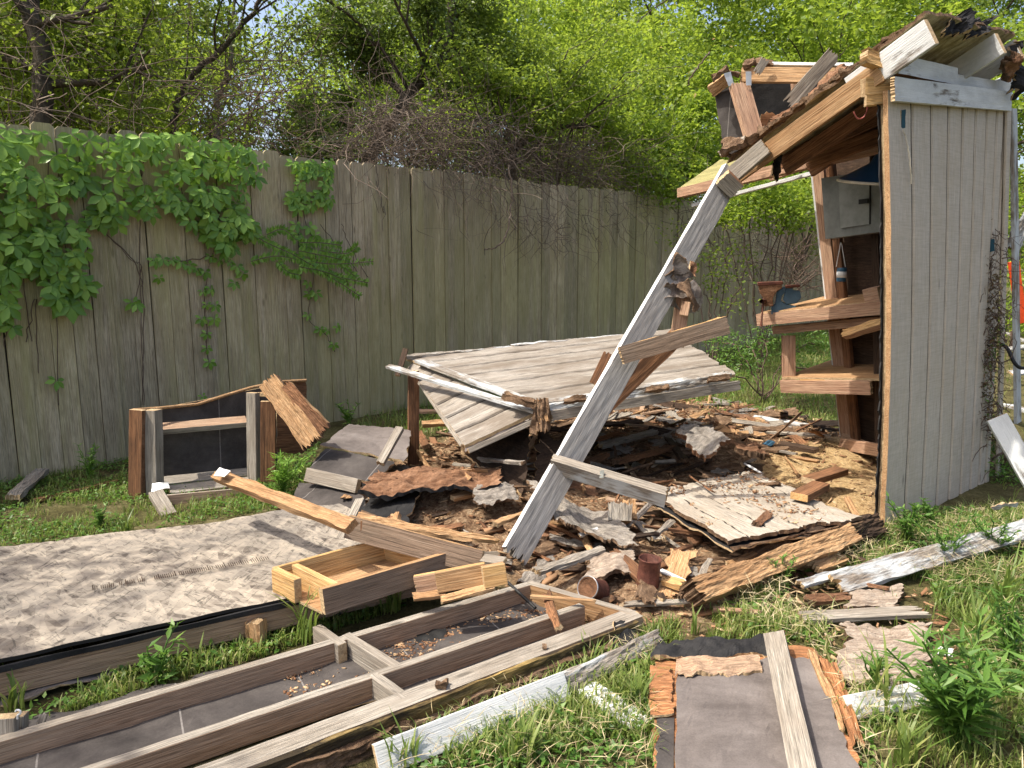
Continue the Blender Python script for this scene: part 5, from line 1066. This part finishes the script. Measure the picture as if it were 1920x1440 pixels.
trunk_tree('tree', 'dark leaning trunk inside the brown twig thicket above the middle of the fence', [W(640, 420, 9.4), W(690, 300, 9.4), W(745, 215, 9.4), W(775, 165, 9.4), W(830, 110, 9.4), W(850, 0, 9.4)], (.085, .05), 'trunkbark',
           [(740, 60, 9.5), (770, 40, 9.4), (820, 40, 9.5), (700, 120, 9.6), (640, 190, 9.6), (660, 190, 9.5), (880, 60, 9.4), (900, 130, 9.3), (950, 110, 9.6), (780, 110, 9.2), (840, 160, 9.2), (920, 190, 9.3), (980, 180, 9.6), (570, 240, 9.5), (590, 280, 9.2), (730, 20, 9.4)], 'leaf_dark', .06, 24000, 64, .40)
trunk_tree('tree', 'crooked dark limb drooping over the fence top right of the twig thicket', [W(955, 420, 9.9), W(958, 340, 9.9), W(962, 290, 9.9), W(985, 262, 9.9), W(1040, 240, 9.9), W(1100, 235, 10.2)], (.06, .03), 'trunkbark',
           [(1050, 170, 10.2), (1110, 190, 10.5), (1150, 230, 10.8), (1000, 210, 10), (1060, 120, 10.4), (1180, 300, 11)], 'leaf_mid', .06, 6000, 65)
tag(tube('branch', spline([W(520, 105, 10), W(560, 50, 10), W(620, 20, 10), (W(700, 5, 10))], 8, .01), .014, 'palebark'), 'long thin pale branch arching across the sky gap', 'branch')
# --- tangled dry twigs over the fence
def start_in(poly, y0, y1):
    xs_ = [q[0] for q in poly]; ys_ = [q[1] for q in poly]
    def f_():
        while True:
            x, y = rnd.uniform(min(xs_), max(xs_)), rnd.uniform(min(ys_), max(ys_))
            if inpoly(x, y, poly):
                p = F(x, y, 0); q = p.y*rnd.uniform(y0, y1); return W(x, y, q)
    return f_
def twig_thing(name, label, poly, n, mat, **k):
    yy = k.pop('Y', (.98, 1.18)); org = start_in(poly, *yy)()
    V, Q = twigs(n, start_in(poly, *yy), **k)
    tag(link(name, npmesh(name, V-V3(org), Q), [mat], None, Matrix.Translation(org)), label, 'twigs')
twig_thing('twig_thicket', 'dense tangle of bare brown twigs spilling over the middle of the fence top', [(620, 300), (700, 190), (860, 200), (1000, 230), (1180, 260), (1270, 330), (1260, 350), (1100, 345), (900, 320), (760, 305)], 1900, 'drytwig', L=(.35, 1.3), r=.0042)
twig_thing('hanging_twigs', 'sparse dry twigs dangling in front of the fence below the brown thicket', [(850, 300), (1240, 350), (1230, 420), (1020, 470), (900, 380)], 230, 'drytwig', L=(.3, .8), r=.003, Y=(.955, .99), drop=.9)
twig_thing('bare_twigs', 'thin bare branches criss-crossing around the trunk at the left edge', [(-20, -40), (290, -30), (300, 220), (160, 245), (-20, 240)], 170, 'drytwig', L=(.6, 1.9), r=.0035, Y=(1.05, 1.5), wob=.22)
twig_thing('bare_twigs', 'dark bare branches criss-crossing below the sky gap above the fence', [(330, 150), (560, 100), (640, 200), (600, 300), (380, 260)], 320, 'twig', L=(.4, 1.4), r=.004, Y=(1.05, 1.4))
twig_thing('bare_twigs', 'pale bare twigs in the drooping bush seen through the shed doorway', [(1250, 380), (1330, 340), (1500, 400), (1500, 500), (1350, 520)], 170, 'drytwig', L=(.4, 1.2), r=.0045, Y=(.9, .98), drop=.5)
twig_thing('dead_branches', 'dark dead brush standing against the fence behind the vise', [(1478, 470), (1515, 460), (1520, 560), (1470, 570)], 130, 'twig', L=(.4, 1.3), r=.006, Y=(.78, .86), drop=-1.2, wob=.15)
for k, pts in enumerate(([W(955, 310, 8.2), W(958, 370, 8.2), W(952, 430, 8.15), W(935, 460, 8.1), W(908, 468, 8.1)], [W(1330, 100, 8.5), W(1305, 130, 8.6), W(1290, 160, 8.7)])):
    tag(tube('hanging_branch', spline(pts, 8, .008), .009, 'drytwig'), ['crooked bare branch hanging down in front of the fence below the thicket', 'short bare branch in the green foliage left of the roof gable'][k], 'branch')
# --- shrubs draping over the fence
def shrub(name, label, pts, mat, leaf, n, clr, seed, cat='bush', aspect=.55):
    rd = np.random.default_rng(seed); global rng; keep = rng; rng = rd
    c = np.array([V3(W(*q)) for q in pts]); base = Vector(c.mean(0)); base.z = 0
    t = thing(name, label, cat, base); st = [spline([Vector(base), (Vector(q)+base)/2+Vector((0, 0, .2)), Vector(q)], 5, .02) for q in c]
    tube('stems', st, [.008]*len(st), 'twig', t, 4, origin=base)
    PP = clumps(c, rd.uniform(.6, 1.25, len(c))*clr, max(4, n//len(c)), .8)
    leaf_obj('foliage', [rand_leaves(PP, leaf, aspect=aspect)], mat, t, origin=base); rng = keep
shrub('bush', 'dark evergreen shrub on the fence top beside the brown twig thicket', [(575, 200, 8.6), (600, 240, 8.4), (560, 260, 8.3), (620, 280, 8.2), (590, 290, 7.9), (640, 230, 8.8), (540, 285, 8.4)], 'leaf_dark', .055, 4200, .28, 71)
shrub('bush', 'mid-green foliage mass hanging in front of the thicket at the top of the picture', [(860, 120, 8.9), (930, 150, 9), (1000, 160, 9.3), (1050, 200, 9.6), (1110, 180, 10), (1080, 130, 10), (980, 90, 9.8), (900, 40, 9.6), (1150, 240, 10.3), (1170, 300, 10.6), (1215, 330, 10.8), (1010, 220, 9.3)], 'leaf_mid', .06, 11000, .42, 72)
shrub('bush', 'bright green bush drooping over the fence left of the mossy beam', [(1200, 250, 11.5), (1250, 290, 11.5), (1290, 320, 11.6), (1240, 340, 11.3), (1330, 300, 12), (1180, 210, 11.8), (1290, 250, 12), (1310, 200, 12.2)], 'leaf_bright', .075, 11000, .45, 73)
shrub('bush', 'bright arching shrub seen under the shed header beam and beside the leaning beam', [(1400, 360, 9.5), (1440, 350, 9.5), (1480, 370, 9.6), (1460, 400, 9.4), (1390, 400, 9.4), (1500, 400, 9.5), (1350, 400, 10), (1500, 350, 10)], 'leaf_bright', .06, 4800, .33, 74)
shrub('bush', 'thin leafy shrub climbing the fence right of the leaning beam', [(1330, 480, 10), (1350, 520, 9.8), (1370, 470, 9.8), (1320, 540, 10), (1400, 500, 9.6), (1270, 440, 10.2), (1380, 560, 9.5)], 'leaf_mid', .055, 650, .30, 75)
shrub('bush', 'weedy green bush growing at the foot of the fence between leaning beam and workbench', [(1400, 650, 8.2), (1440, 640, 8), (1380, 690, 7.8), (1500, 660, 8), (1540, 640, 8), (1350, 640, 8.8), (1550, 700, 7.4), (1330, 720, 7)], 'leaf_weed', .05, 2600, .28, 76, aspect=.3)
shrub('bush', 'dense green bush seen right of the shed corner', [(1915, 420, 12), (1925, 460, 12), (1910, 380, 12.5), (1930, 520, 11), (1920, 340, 13), (1905, 590, 11)], 'leaf_bright', .08, 2600, .5, 77)
shrub('bush', 'green undergrowth at the foot of the shed corner trim', [(1870, 830, 5.2), (1880, 870, 5.1), (1900, 900, 5.0), (1865, 880, 5.0), (1912, 860, 5.2)], 'leaf_weed', .045, 700, .14, 78, aspect=.3)

shrub('bush', 'leafy green growth mixed with the bare twigs in the upper left corner', [(x_, y_, 7.4+rnd.random()*1.2) for x_ in range(-40, 320, 52) for y_ in (10, 80, 150, 215)], 'leaf_mid', .065, 9500, .34, 79)
# --- virginia creeper on the fence
def creeper(name, label, pts, size=.108, mat='leaf_vine', stems=()):
    """each point (px, py, off) gives one compound leaf of five leaflets"""
    Cn = []; D = []; Nn = []; L = []
    o = F(pts[0][0], pts[0][1]); 
    for (x, y, off) in pts:
        c = V3(F(x, y, off)); nrm = np.array(V3(FN))+rng.normal(size=3)*.16+np.array([0, 0, .35]); nrm /= np.linalg.norm(nrm)
        dn_ = np.array([0, 0, -1.])+rng.normal(size=3)*.35; dn_ -= dn_.dot(nrm)*nrm; dn_ /= np.linalg.norm(dn_); sd = np.cross(nrm, dn_)
        s = size*rnd.uniform(.7, 1.2)
        for a, q in ((0, 1), (.95, .95), (-.95, .95), (1.95, .72), (-1.95, .72)):
            a += rnd.gauss(0, .1); d = dn_*math.cos(a)+sd*math.sin(a)-nrm*rnd.uniform(.0, .3); Cn.append(c+d*.006); D.append(d); Nn.append(nrm+d*.2+rng.normal(size=3)*.12); L.append(s*q)
    Cn, D, Nn, L = map(np.array, (Cn, D, Nn, L))
    t = thing(name, label, 'vine', o)
    # rounder leaflets: 7 points
    D = D/np.linalg.norm(D, axis=1, keepdims=True); S = np.cross(D, Nn); S /= np.linalg.norm(S, axis=1, keepdims=True); U = np.cross(S, D); l_ = L[:, None]; w_ = l_*.255
    k = [Cn, Cn+D*l_*.3+S*w_*.75+U*l_*.03, Cn+D*l_*.6+S*w_+U*l_*.03-U*l_*.03, Cn+D*l_-U*l_*.16, Cn+D*l_*.6-S*w_, Cn+D*l_*.3-S*w_*.75+U*l_*.03, Cn+D*l_*.5-U*l_*.075]
    V = np.stack(k, 1).reshape(-1, 3); b = np.arange(len(Cn))[:, None]*7
    T = np.concatenate([b+np.array([[6, j, (j+1) % 6]]) for j in range(6)], 0)
    leaf_obj('leaves', [(V, T)], mat, t, origin=o)
    if stems:
        pp = [[F(x, y, .02+.01*rnd.random()) for (x, y) in s_] for s_ in stems]
        tube('stems', [spline(p, 6, .004) for p in pp], [.0035]*len(pp), 'twig', t, 4, origin=o)
    return t
def fill(poly, n, off=(.04, .2)):
    xs_ = [q[0] for q in poly]; ys_ = [q[1] for q in poly]; out = []; g = 0
    while len(out) < n and g < n*30:
        g += 1; x, y = rnd.uniform(min(xs_), max(xs_)), rnd.uniform(min(ys_), max(ys_))
        if inpoly(x, y, poly): out.append((x, y, rnd.uniform(*off)))
    return out
creeper('creeper', 'thick curtain of five-leaved creeper covering the fence top at the left edge', fill([(-40, 250), (30, 235), (170, 255), (200, 330), (150, 350), (150, 420), (70, 460), (-40, 450)], 88)
        + fill([(60, 430), (150, 420), (175, 520), (150, 575), (110, 575), (85, 530), (50, 500)], 50) + fill([(-30, 450), (60, 455), (100, 480), (50, 495), (-30, 480)], 18), stems=[[(90, 300), (95, 450), (105, 570), (110, 760)], [(30, 300), (40, 480), (60, 640)]])
creeper('creeper', 'narrow strand of creeper hanging down at the very left edge of the fence', fill([(-30, 480), (35, 490), (28, 560), (22, 628), (-30, 628)], 26), stems=[[(5, 480), (12, 560), (8, 650)]])
creeper('creeper', 'broad creeper curtain with small shiny leaves draped over the fence right of the left curtain', fill([(170, 255), (330, 250), (470, 275), (495, 300), (490, 335), (470, 380), (440, 440), (380, 430), (300, 400), (230, 440), (170, 400), (190, 330)], 150, (.05, .2))
        + fill([(380, 420), (460, 400), (500, 425), (470, 450), (440, 480), (390, 470)], 34), size=.10, stems=[[(270, 300), (262, 400), (266, 600), (270, 760)], [(180, 420), (250, 490), (268, 540)]])
creeper('creeper', 'thin hanging strand of creeper with small leaves below the broad curtain', [(290, 487, .05), (305, 484, .05), (322, 486, .05), (340, 490, .05), (298, 520, .05), (355, 497, .05), (370, 505, .05), (395, 480, .05), (410, 487, .05), (430, 490, .05), (445, 498, .05), (455, 512, .05), (440, 530, .05), (385, 508, .05), (395, 540, .05), (380, 545, .05), (388, 570, .05), (378, 597, .05), (402, 597, .05), (388, 625, .05), (388, 652, .05), (393, 678, .05), (404, 572, .05)], size=.07, stems=[[(400, 470), (385, 540), (387, 620), (393, 690)], [(400, 480), (340, 490), (285, 488)]])
creeper('creeper', 'creeper cluster on the fence top left of the twig thicket', fill([(540, 300), (618, 300), (622, 345), (612, 368), (596, 375), (600, 345), (560, 345)], 30, (.04, .1))+fill([(530, 370), (570, 345), (600, 365), (606, 395), (560, 400)], 18, (.04, .08))+[(555, 420, .05), (580, 425, .05), (560, 440, .05), (590, 440, .05), (612, 380, .06), (620, 372, .06), (575, 462, .05)], size=.08, stems=[[(575, 340), (570, 400), (590, 470), (583, 560)], [(600, 420), (640, 470), (670, 510)]])
creeper('creeper', 'small low sprig of creeper with stem below the pinnate branch', [(580, 550, .05), (592, 548, .05), (578, 590, .05), (600, 616, .05), (615, 618, .05), (632, 612, .05), (626, 645, .05), (578, 530, .05)], size=.075, stems=[[(583, 540), (580, 600), (610, 625), (628, 660)]])
creeper('creeper', 'single pale creeper sprig on bare fence between the two curtains', [(248, 566, .05), (256, 569, .05)], size=.075, stems=[[(265, 500), (255, 566)]])
creeper('creeper', 'tiny creeper sprig low on the fence above the broken frame', [(380, 742, .05), (106, 713, .05)], size=.07)
# pinnate branch
def pinnate(name, label, arcs, size=.05):
    Cn = []; D = []; Nn = []; L = []; st = []
    for arc in arcs:
        P = spline([F(x, y, o_) for (x, y, o_) in arc], 9); st.append(P)
        for i in range(1, len(P)):
            tg = np.array(V3(P[i]-P[i-1])); tg /= np.linalg.norm(tg); s_ = np.cross(tg, V3(FN)); s_ /= np.linalg.norm(s_)
            for sg in (1, -1):
                for fr in (0, .5):
                    Cn.append(V3(P[i-1].lerp(P[i], fr))); D.append(s_*sg+tg*.5+rng.normal(size=3)*.15+np.array([0, 0, -.2])); Nn.append(V3(FN)+rng.normal(size=3)*.2); L.append(size*rnd.uniform(.8, 1.2))
    V, T = leaves_np(*map(np.array, (Cn, D, Nn, L)), np.array(L)*.42, .15)
    t = thing(name, label, 'branch', F(arcs[0][0][0], arcs[0][0][1])); o = t.location.copy()
    leaf_obj('leaflets', [(V, T)], 'leaf_vine', t, origin=o); tube('stalks', st, [.003]*len(st), 'twig', t, 4, origin=o)
pinnate('pinnate_branch', 'dark green branch of feathery paired leaflets stretching across the middle of the fence', [
    [(460, 430, .08), (500, 455, .1), (545, 475, .14), (590, 500, .18)], [(470, 490, .1), (520, 480, .12), (570, 490, .15)], [(500, 440, .1), (530, 430, .12), (555, 450, .14)],
    [(560, 470, .15), (610, 480, .18), (655, 490, .2)], [(580, 490, .15), (630, 495, .2), (700, 490, .22)], [(570, 490, .15), (620, 520, .2), (675, 555, .22)],
    [(560, 500, .15), (610, 510, .2), (655, 530, .2)], [(520, 490, .12), (540, 510, .15), (560, 515, .16)], [(600, 470, .15), (650, 475, .18), (670, 462, .2)], [(590, 500, .15), (640, 520, .2), (690, 530, .22)],
    [(630, 480, .18), (650, 505, .2), (668, 520, .2)], [(560, 455, .1), (600, 455, .15), (640, 460, .16)]])
for s_, lb_ in (([(190, 430), (250, 490), (268, 520), (266, 760)], 'bare vine stem running down bare boards between the two creeper curtains'), ([(700, 300), (708, 330), (720, 400)], 'short bare stem on the fence top below the dark leaning trunk'),
               ([(50, 640), (65, 560), (72, 700)], 'forked bare stem low on the fence at the left edge'), ([(640, 420), (660, 470), (690, 520)], 'thin bare stem crossing the tip of the feathery branch')):
    tube('vine_stem', spline([F(*q, .02) for q in s_], 7, .006), .0035, 'twig', sides=4, label=lb_, cat='vine stem')
# dead vine on the shed wall
vp = [W(1862, 478, 4.93), W(1866, 520, 4.92), W(1862, 580, 4.9), W(1872, 620, 4.92), W(1858, 660, 4.9), W(1852, 720, 4.88), W(1862, 780, 4.9), W(1870, 840, 4.95)]
dv = thing('dried_vine', 'dried brown vine roots clinging down the right side of the grey siding', 'vine', vp[0])
V, Q = twigs(260, lambda: vp[rnd.randrange(len(vp)-1)].lerp(vp[rnd.randrange(1, len(vp))], .0)+Vector((rnd.gauss(0, .03), rnd.gauss(0, .02), rnd.gauss(0, .1))), L=(.06, .3), r=.003, drop=.8)
link('roots', npmesh('roots', V-V3(vp[0]), Q), ['twig'], dv, Matrix.Translation(vp[0]))
cl_ = np.array([V3(vp[i].lerp(vp[i+1], t)) for i in range(1, len(vp)-1) for t in (0, .33, .66)]); PP = clumps(cl_, np.full(len(cl_), .055), 38)
leaf_obj('dry_leaves', [rand_leaves(PP, .022)], 'deadleaf', dv, origin=vp[0])
cl2 = np.array([V3(vp[i].lerp(vp[i+1], t)) for i in (3, 4, 5, 6) for t in (0, .5)]); PP = clumps(cl2, np.full(len(cl2), .06), 26)
leaf_obj('green_leaves', [rand_leaves(PP, .022)], 'leaf_weed', dv, origin=vp[0])

leafmat('straw', [(.1, (.20, .15, .08)), (.5, (.42, .34, .19)), (.9, (.58, .50, .32))], fac=.1, rough=.8)
# --- grass
def poly_g(pts): return [(G(*q).x, G(*q).y) for q in pts]
NOGR = [poly_g(q) for q in (
    [(590, 905), (760, 860), (900, 800), (1120, 770), (1330, 760), (1560, 810), (1660, 850), (1660, 1000), (1480, 1080), (1330, 1150), (1210, 1190), (960, 1090), (700, 1080), (560, 1010)],
    [(-700, 1440), (-200, 1050), (520, 975), (640, 945), (780, 1090), (560, 1150), (0, 1270)],
    [(1225, 1560), (1225, 1215), (1530, 1220), (1650, 1560)], [(60, 1480), (100, 1390), (960, 1110), (1200, 1160), (1180, 1225), (420, 1490)],
    [(1545, 1165), (1790, 1165), (1830, 1300), (1570, 1300)], [(1480, 1080), (1740, 1085), (1760, 1160), (1480, 1165)])]
def blades(name, regions, seed):
    rd = random.Random(seed); V = []; T = []
    for (poly, n, h, wd, keep) in regions:
        pg = poly if isinstance(poly[0][0], float) else poly_g(poly); x0, x1 = min(q[0] for q in pg), max(q[0] for q in pg); y0, y1 = min(q[1] for q in pg), max(q[1] for q in pg)
        k = 0; g = 0
        while k < n and g < n*12:
            g += 1; x, y = rd.uniform(x0, x1), rd.uniform(y0, y1)
            if not inpoly(x, y, pg): continue
            if (x-FA.x)*FN.x+(y-FA.y)*FN.y < .0: continue
            if mnoise.noise((x*1.8, y*1.8, 3))+.5*mnoise.noise((x*6, y*6, 1)) < keep: continue
            if any(inpoly(x, y, q) for q in NOGR) and rd.random() > .01: continue
            k += 1
            a = rd.random()*6.283; hh = h*rd.uniform(.35, 1.25); lean_ = rd.uniform(.1, .9)*hh; w_ = wd*rd.uniform(.6, 1.3)
            dx, dy = math.cos(a), math.sin(a); sx, sy = -dy*w_/2, dx*w_/2; z = gh(x, y)-.005; b = len(V)
            b1x, b1y = x+dx*lean_*.3, y+dy*lean_*.3
            V += [(x-sx, y-sy, z), (x+sx, y+sy, z), (b1x-sx*.9, b1y-sy*.9, z+hh*.55), (b1x+sx*.9, b1y+sy*.9, z+hh*.55), (x+dx*lean_*.7-sx*.5, y+dy*lean_*.7-sy*.5, z+hh*.85), (x+dx*lean_*.7+sx*.5, y+dy*lean_*.7+sy*.5, z+hh*.85), (x+dx*lean_*1.25, y+dy*lean_*1.25, z+hh*(.98 if rd.random() < .6 else .75))]
            T += [(b, b+1, b+3), (b, b+3, b+2), (b+2, b+3, b+5), (b+2, b+5, b+4), (b+4, b+5, b+6)]
    return tag(link(name, npmesh(name, V, T), ['grassmat']), kind='stuff')
blades('grass', [
    ([(700, 1560), (1230, 1560), (1260, 1170), (1100, 1250), (760, 1400)], 3600, .075, .006, -.35),
    ([(1560, 1560), (2150, 1560), (2100, 950), (1660, 960), (1500, 1080), (1280, 1160), (1540, 1220)], 11500, .085, .0055, -.22),
    ([(1200, 1240), (1210, 1180), (1500, 1100), (1560, 1180)], 1500, .06, .005, -.3),
    ([(-200, 1010), (-200, 860), (260, 850), (600, 830), (560, 950), (400, 975), (0, 1040)], 9000, .055, .005, -.15),
    ([(600, 870), (700, 760), (1000, 690), (1330, 640), (1560, 640), (1620, 820), (1300, 770), (900, 800)], 16000, .10, .006, -.4),
    ([(-100, 1400), (300, 1240), (560, 1150), (760, 1110), (780, 1130), (500, 1230), (100, 1350)], 2300, .06, .006, -.2),
    ([(1880, 960), (2600, 1100), (2700, 560), (1880, 560)], 14000, .10, .008, -.6), ([(2050, 1560), (2900, 1560), (2600, 960), (2000, 960)], 7000, .09, .006, -.3),
    ([(1300, 640), (1330, 600), (1600, 590), (1600, 660)], 7000, .16, .008, -.5)], 5)
# ground cover: tiny broad leaves
def cover(name, regions, seed, mat='leaf_weed'):
    rd = random.Random(seed); Cn = []; L = []
    for (poly, n, size, keep) in regions:
        pg = poly_g(poly); x0, x1 = min(q[0] for q in pg), max(q[0] for q in pg); y0, y1 = min(q[1] for q in pg), max(q[1] for q in pg); k = g = 0
        while k < n and g < n*12:
            g += 1; x, y = rd.uniform(x0, x1), rd.uniform(y0, y1)
            if not inpoly(x, y, pg) or (x-FA.x)*FN.x+(y-FA.y)*FN.y < .02 or mnoise.noise((x*2.2, y*2.2, 9)) < keep or any(inpoly(x, y, q) for q in NOGR): continue
            k += 1; Cn.append((x, y, gh(x, y)+rd.uniform(0, size*1.6))); L.append(size*rd.uniform(.6, 1.4))
    Cn = np.array(Cn); L = np.array(L); n = len(Cn); D = unit(n); D[:, 2] = np.abs(D[:, 2])*.5; Nn = unit(n)*.6+np.array([0, 0, 1.])
    V, T = leaves_np(Cn, D, Nn, L, L*(.55 if mat != 'straw' else .035), .2); leaf_obj(name, [(V, T)], mat, kind='stuff')
cover('ground_cover', [
    ([(1560, 1560), (2150, 1560), (2100, 950), (1660, 960), (1500, 1080), (1280, 1160), (1540, 1220)], 7000, .028, -.15),
    ([(700, 1560), (1230, 1560), (1260, 1170), (1100, 1250), (760, 1400)], 2200, .026, -.2),
    ([(-200, 1010), (-200, 860), (260, 850), (600, 830), (560, 950), (400, 975), (0, 1040)], 7000, .024, -.1),
    ([(600, 870), (700, 760), (1000, 690), (1330, 640), (1560, 640), (1620, 820), (1300, 770), (900, 800)], 8000, .028, -.15),
    ([(-100, 1400), (300, 1240), (560, 1150), (760, 1110), (780, 1130), (500, 1230), (100, 1350)], 800, .026, -.3)], 6)
# dry grass thatch
cover('dry_thatch', [([(1560, 1560), (2150, 1560), (2100, 950), (1660, 1000), (1280, 1160), (1540, 1220)], 5200, .07, -.1), ([(700, 1560), (1230, 1560), (1260, 1170), (760, 1400)], 900, .06, -.1)], 8, 'straw')
# --- single weeds
def weed(name, label, base, h, ns, leaf, asp=.2, mat='leaf_weed', spread=.5, seed=1, per=14, cat='weed', broad=False):
    rd = random.Random(seed); t = thing(name, label, cat, base); st = []; Cn = []; D = []; Nn = []; L = []
    for k in range(ns):
        a = rd.random()*6.283; q = rd.random()**.6*spread; hh = h*rd.uniform(.55, 1.1)
        P = spline([Vector(base)+Vector((rd.gauss(0, .012), rd.gauss(0, .012), -.01)), Vector(base)+Vector((math.cos(a)*q*hh*.4, math.sin(a)*q*hh*.4, hh*.55)), Vector(base)+Vector((math.cos(a)*q*hh, math.sin(a)*q*hh, hh))], 6, .003); st.append(P)
        for j in range(per):
            f_ = rd.uniform(.15, 1)**.8; i = min(len(P)-2, int(f_*(len(P)-1))); c = P[i].lerp(P[i+1], rd.random()); b = rd.random()*6.283
            Cn.append(V3(c)); D.append((math.cos(b), math.sin(b), rd.uniform(.0, .9))); Nn.append((rd.gauss(0, .3), rd.gauss(0, .3), 1)); L.append(leaf*rd.uniform(.6, 1.2)*(1.1-.4*f_))
    Cn, D, Nn, L = map(np.array, (Cn, D, Nn, L)); V, T = leaves_np(Cn, D, Nn, L, L*asp, .15)
    tube('stems', st, [.003]*len(st), mat, t, 4, origin=base); leaf_obj('leaves', [(V, T)], mat, t, origin=base)
weed('weed', 'large leafy weed with lance-shaped leaves in the lower right corner grass', G(1790, 1400, 0), .36, 26, .11, .17, seed=1, per=22, spread=.75)
weed('weed', 'tall weed rising at the right edge of the picture above the large leafy weed', G(1890, 1260, 0), .30, 12, .09, .17, seed=2, per=18)
weed('weed', 'broad-leaved weed in front of the shed wall foot', G(1700, 1020, 0), .24, 12, .06, .3, seed=3, per=16)
weed('weed', 'leafy weed growing against the left foot of the shed wall', G(1740, 1000, 0), .20, 10, .05, .3, seed=4, per=16)
weed('weed', 'sprawling weed over the long flaking white board', G(1770, 1060, 0), .26, 12, .055, .28, seed=5, per=15, spread=.9)
weed('weed', 'weed with fine leaves at the right end of the long flaking white board', G(1860, 1040, 0), .22, 12, .05, .28, seed=6, per=16, spread=.9)
weed('weed', 'bright weed growing beside the long black gap behind the broken frame board', G(532, 925, 0), .26, 12, .12, .13, 'leaf_vine', seed=7, per=16, spread=.8)
weed('weed', 'small weed at the foot of the fence right of the split board', G(655, 800, 0), .22, 8, .08, .25, 'leaf_vine', seed=8)
weed('weed', 'leafy sprig between chipboard platform and joist frame', G(292, 1280, 0), .17, 7, .075, .35, seed=9, per=8, spread=.8)
weed('weed', 'small weed growing right of the rotten beam end near the little plywood piece', G(1462, 1110, 0), .17, 9, .05, .25, seed=10)
weed('weed', 'weed with tiny white flowers in the grass beside the platform', G(190, 990, 0), .12, 8, .05, .3, seed=11)
weed('weed', 'low weed right of the felt panel in front of the half-hidden white board', G(1640, 1300, 0), .15, 9, .06, .2, seed=12)
weed('weed', 'fern-like green weed at the foot of the fence near the left board end', G(170, 900, 0), .25, 9, .06, .25, 'leaf_vine', seed=13)
def tuft(label, px, py, n, h, seed):
    rd = random.Random(seed); b = G(px, py, 0); V = []; T = []
    for _ in range(n):
        a = rd.random()*6.283; hh = h*rd.uniform(.5, 1.2); r_ = hh*rd.uniform(.15, .6); w_ = .010*rd.uniform(.7, 1.2); dx, dy = math.cos(a), math.sin(a); ox, oy = rd.gauss(0, .02), rd.gauss(0, .02); k = len(V); sx, sy = -dy*w_/2, dx*w_/2
        for t, ww in ((0, .8), (.3, 1), (.6, .9), (.85, .6)):
            x, y, z = ox+dx*r_*t*t, oy+dy*r_*t*t, hh*(t-.25*t*t*t)
            V += [(x-sx*ww, y-sy*ww, z), (x+sx*ww, y+sy*ww, z)]
        V.append((ox+dx*r_*1.15, oy+dy*r_*1.15, hh*.74+.02)); T += [(k, k+1, k+3), (k, k+3, k+2), (k+2, k+3, k+5), (k+2, k+5, k+4), (k+4, k+5, k+7), (k+4, k+7, k+6), (k+6, k+7, k+8)]
    tag(link('grass_tuft', npmesh('grass_tuft', V, T), ['grassmat'], None, Matrix.Translation(b)), label, 'grass tuft')
for q in (('tall grass tuft growing in front of the left end of the yellow box', 572, 1205, 26, .24, 1), ('grass tuft growing in front of the right end of the yellow box', 735, 1145, 26, .15, 2), ('thin grass tuft standing at the foot of the chipboard rim', 378, 1250, 10, .16, 3),
          ('grass tuft behind the joist frame at the left edge', 30, 1330, 18, .15, 4), ('tall grass tuft between felt panel and plywood at the right', 1650, 1335, 12, .26, 5), ('tall grass clump near the right picture edge', 1880, 1150, 30, .32, 6),
          ('grass clump growing over the lower end of the long white trim board', 760, 1440, 26, .15, 7), ('grass tuft growing from the gap left of the felt panel', 1190, 1330, 24, .15, 8), ('grass tuft beside the rotten beam near the joist frame corner', 1300, 1190, 10, .18, 9),
          ('grass tuft in front of the broken frame loose block', 240, 1000, 18, .16, 10), ('tall bright grass clump at the far right below the white board', 1830, 1220, 26, .26, 11), ('grass tuft behind the short flat white board', 1110, 1250, 18, .12, 12),
          ('grass clump at the bottom edge between the trim boards', 980, 1430, 34, .15, 13), ('bright grass clump at the bottom right edge of the felt panel', 1700, 1440, 30, .18, 14), ('single thin grass stalks beside the leafy sprig', 330, 1262, 8, .14, 15)):
    tuft(*q)
# --- far right: things seen past the shed corner
tb('orange_barrier', 'bright orange plastic strip seen past the shed corner', 'barrier', W(1900, 490, 6.5), W(1916, 606, 6.5), .09, .02, 'orangeplastic', n=(0, -1, 0), rough=.002, end='orangeplastic')
tube('black_hose', spline([W(1878, 645, 5.0), W(1890, 655, 4.95), W(1902, 680, 4.9), W(1915, 690, 4.9), W(1935, 688, 4.9)], 7), .012, 'black', label='short black hose poking out behind the shed corner trim', cat='hose')
tb('pale_branch', 'broken pale board stub sticking out behind the corner trim', 'board', W(1895, 470, 5.3), W(1935, 395, 5.3), .10, .04, 'peeling', n=(0, -1, 0), jag=(.02, .05), rough=.01)
for i, (a, b) in enumerate((((1890, 655), (1990, 640)), ((1890, 625), (1980, 668)), ((1895, 700), (1990, 690)), ((1890, 760), (1990, 790)))):
    tb('pale_debris_board', ['uppermost pale board in the distant debris right of the shed', 'pale board crossing the distant debris right of the shed', 'lower pale board in the distant debris right of the shed', 'nearest pale board in the debris right of the shed'][i], 'board', G(*a, .15), G(*b, .2), .10, .03, 'peeling', n=(0, -.4, 1))
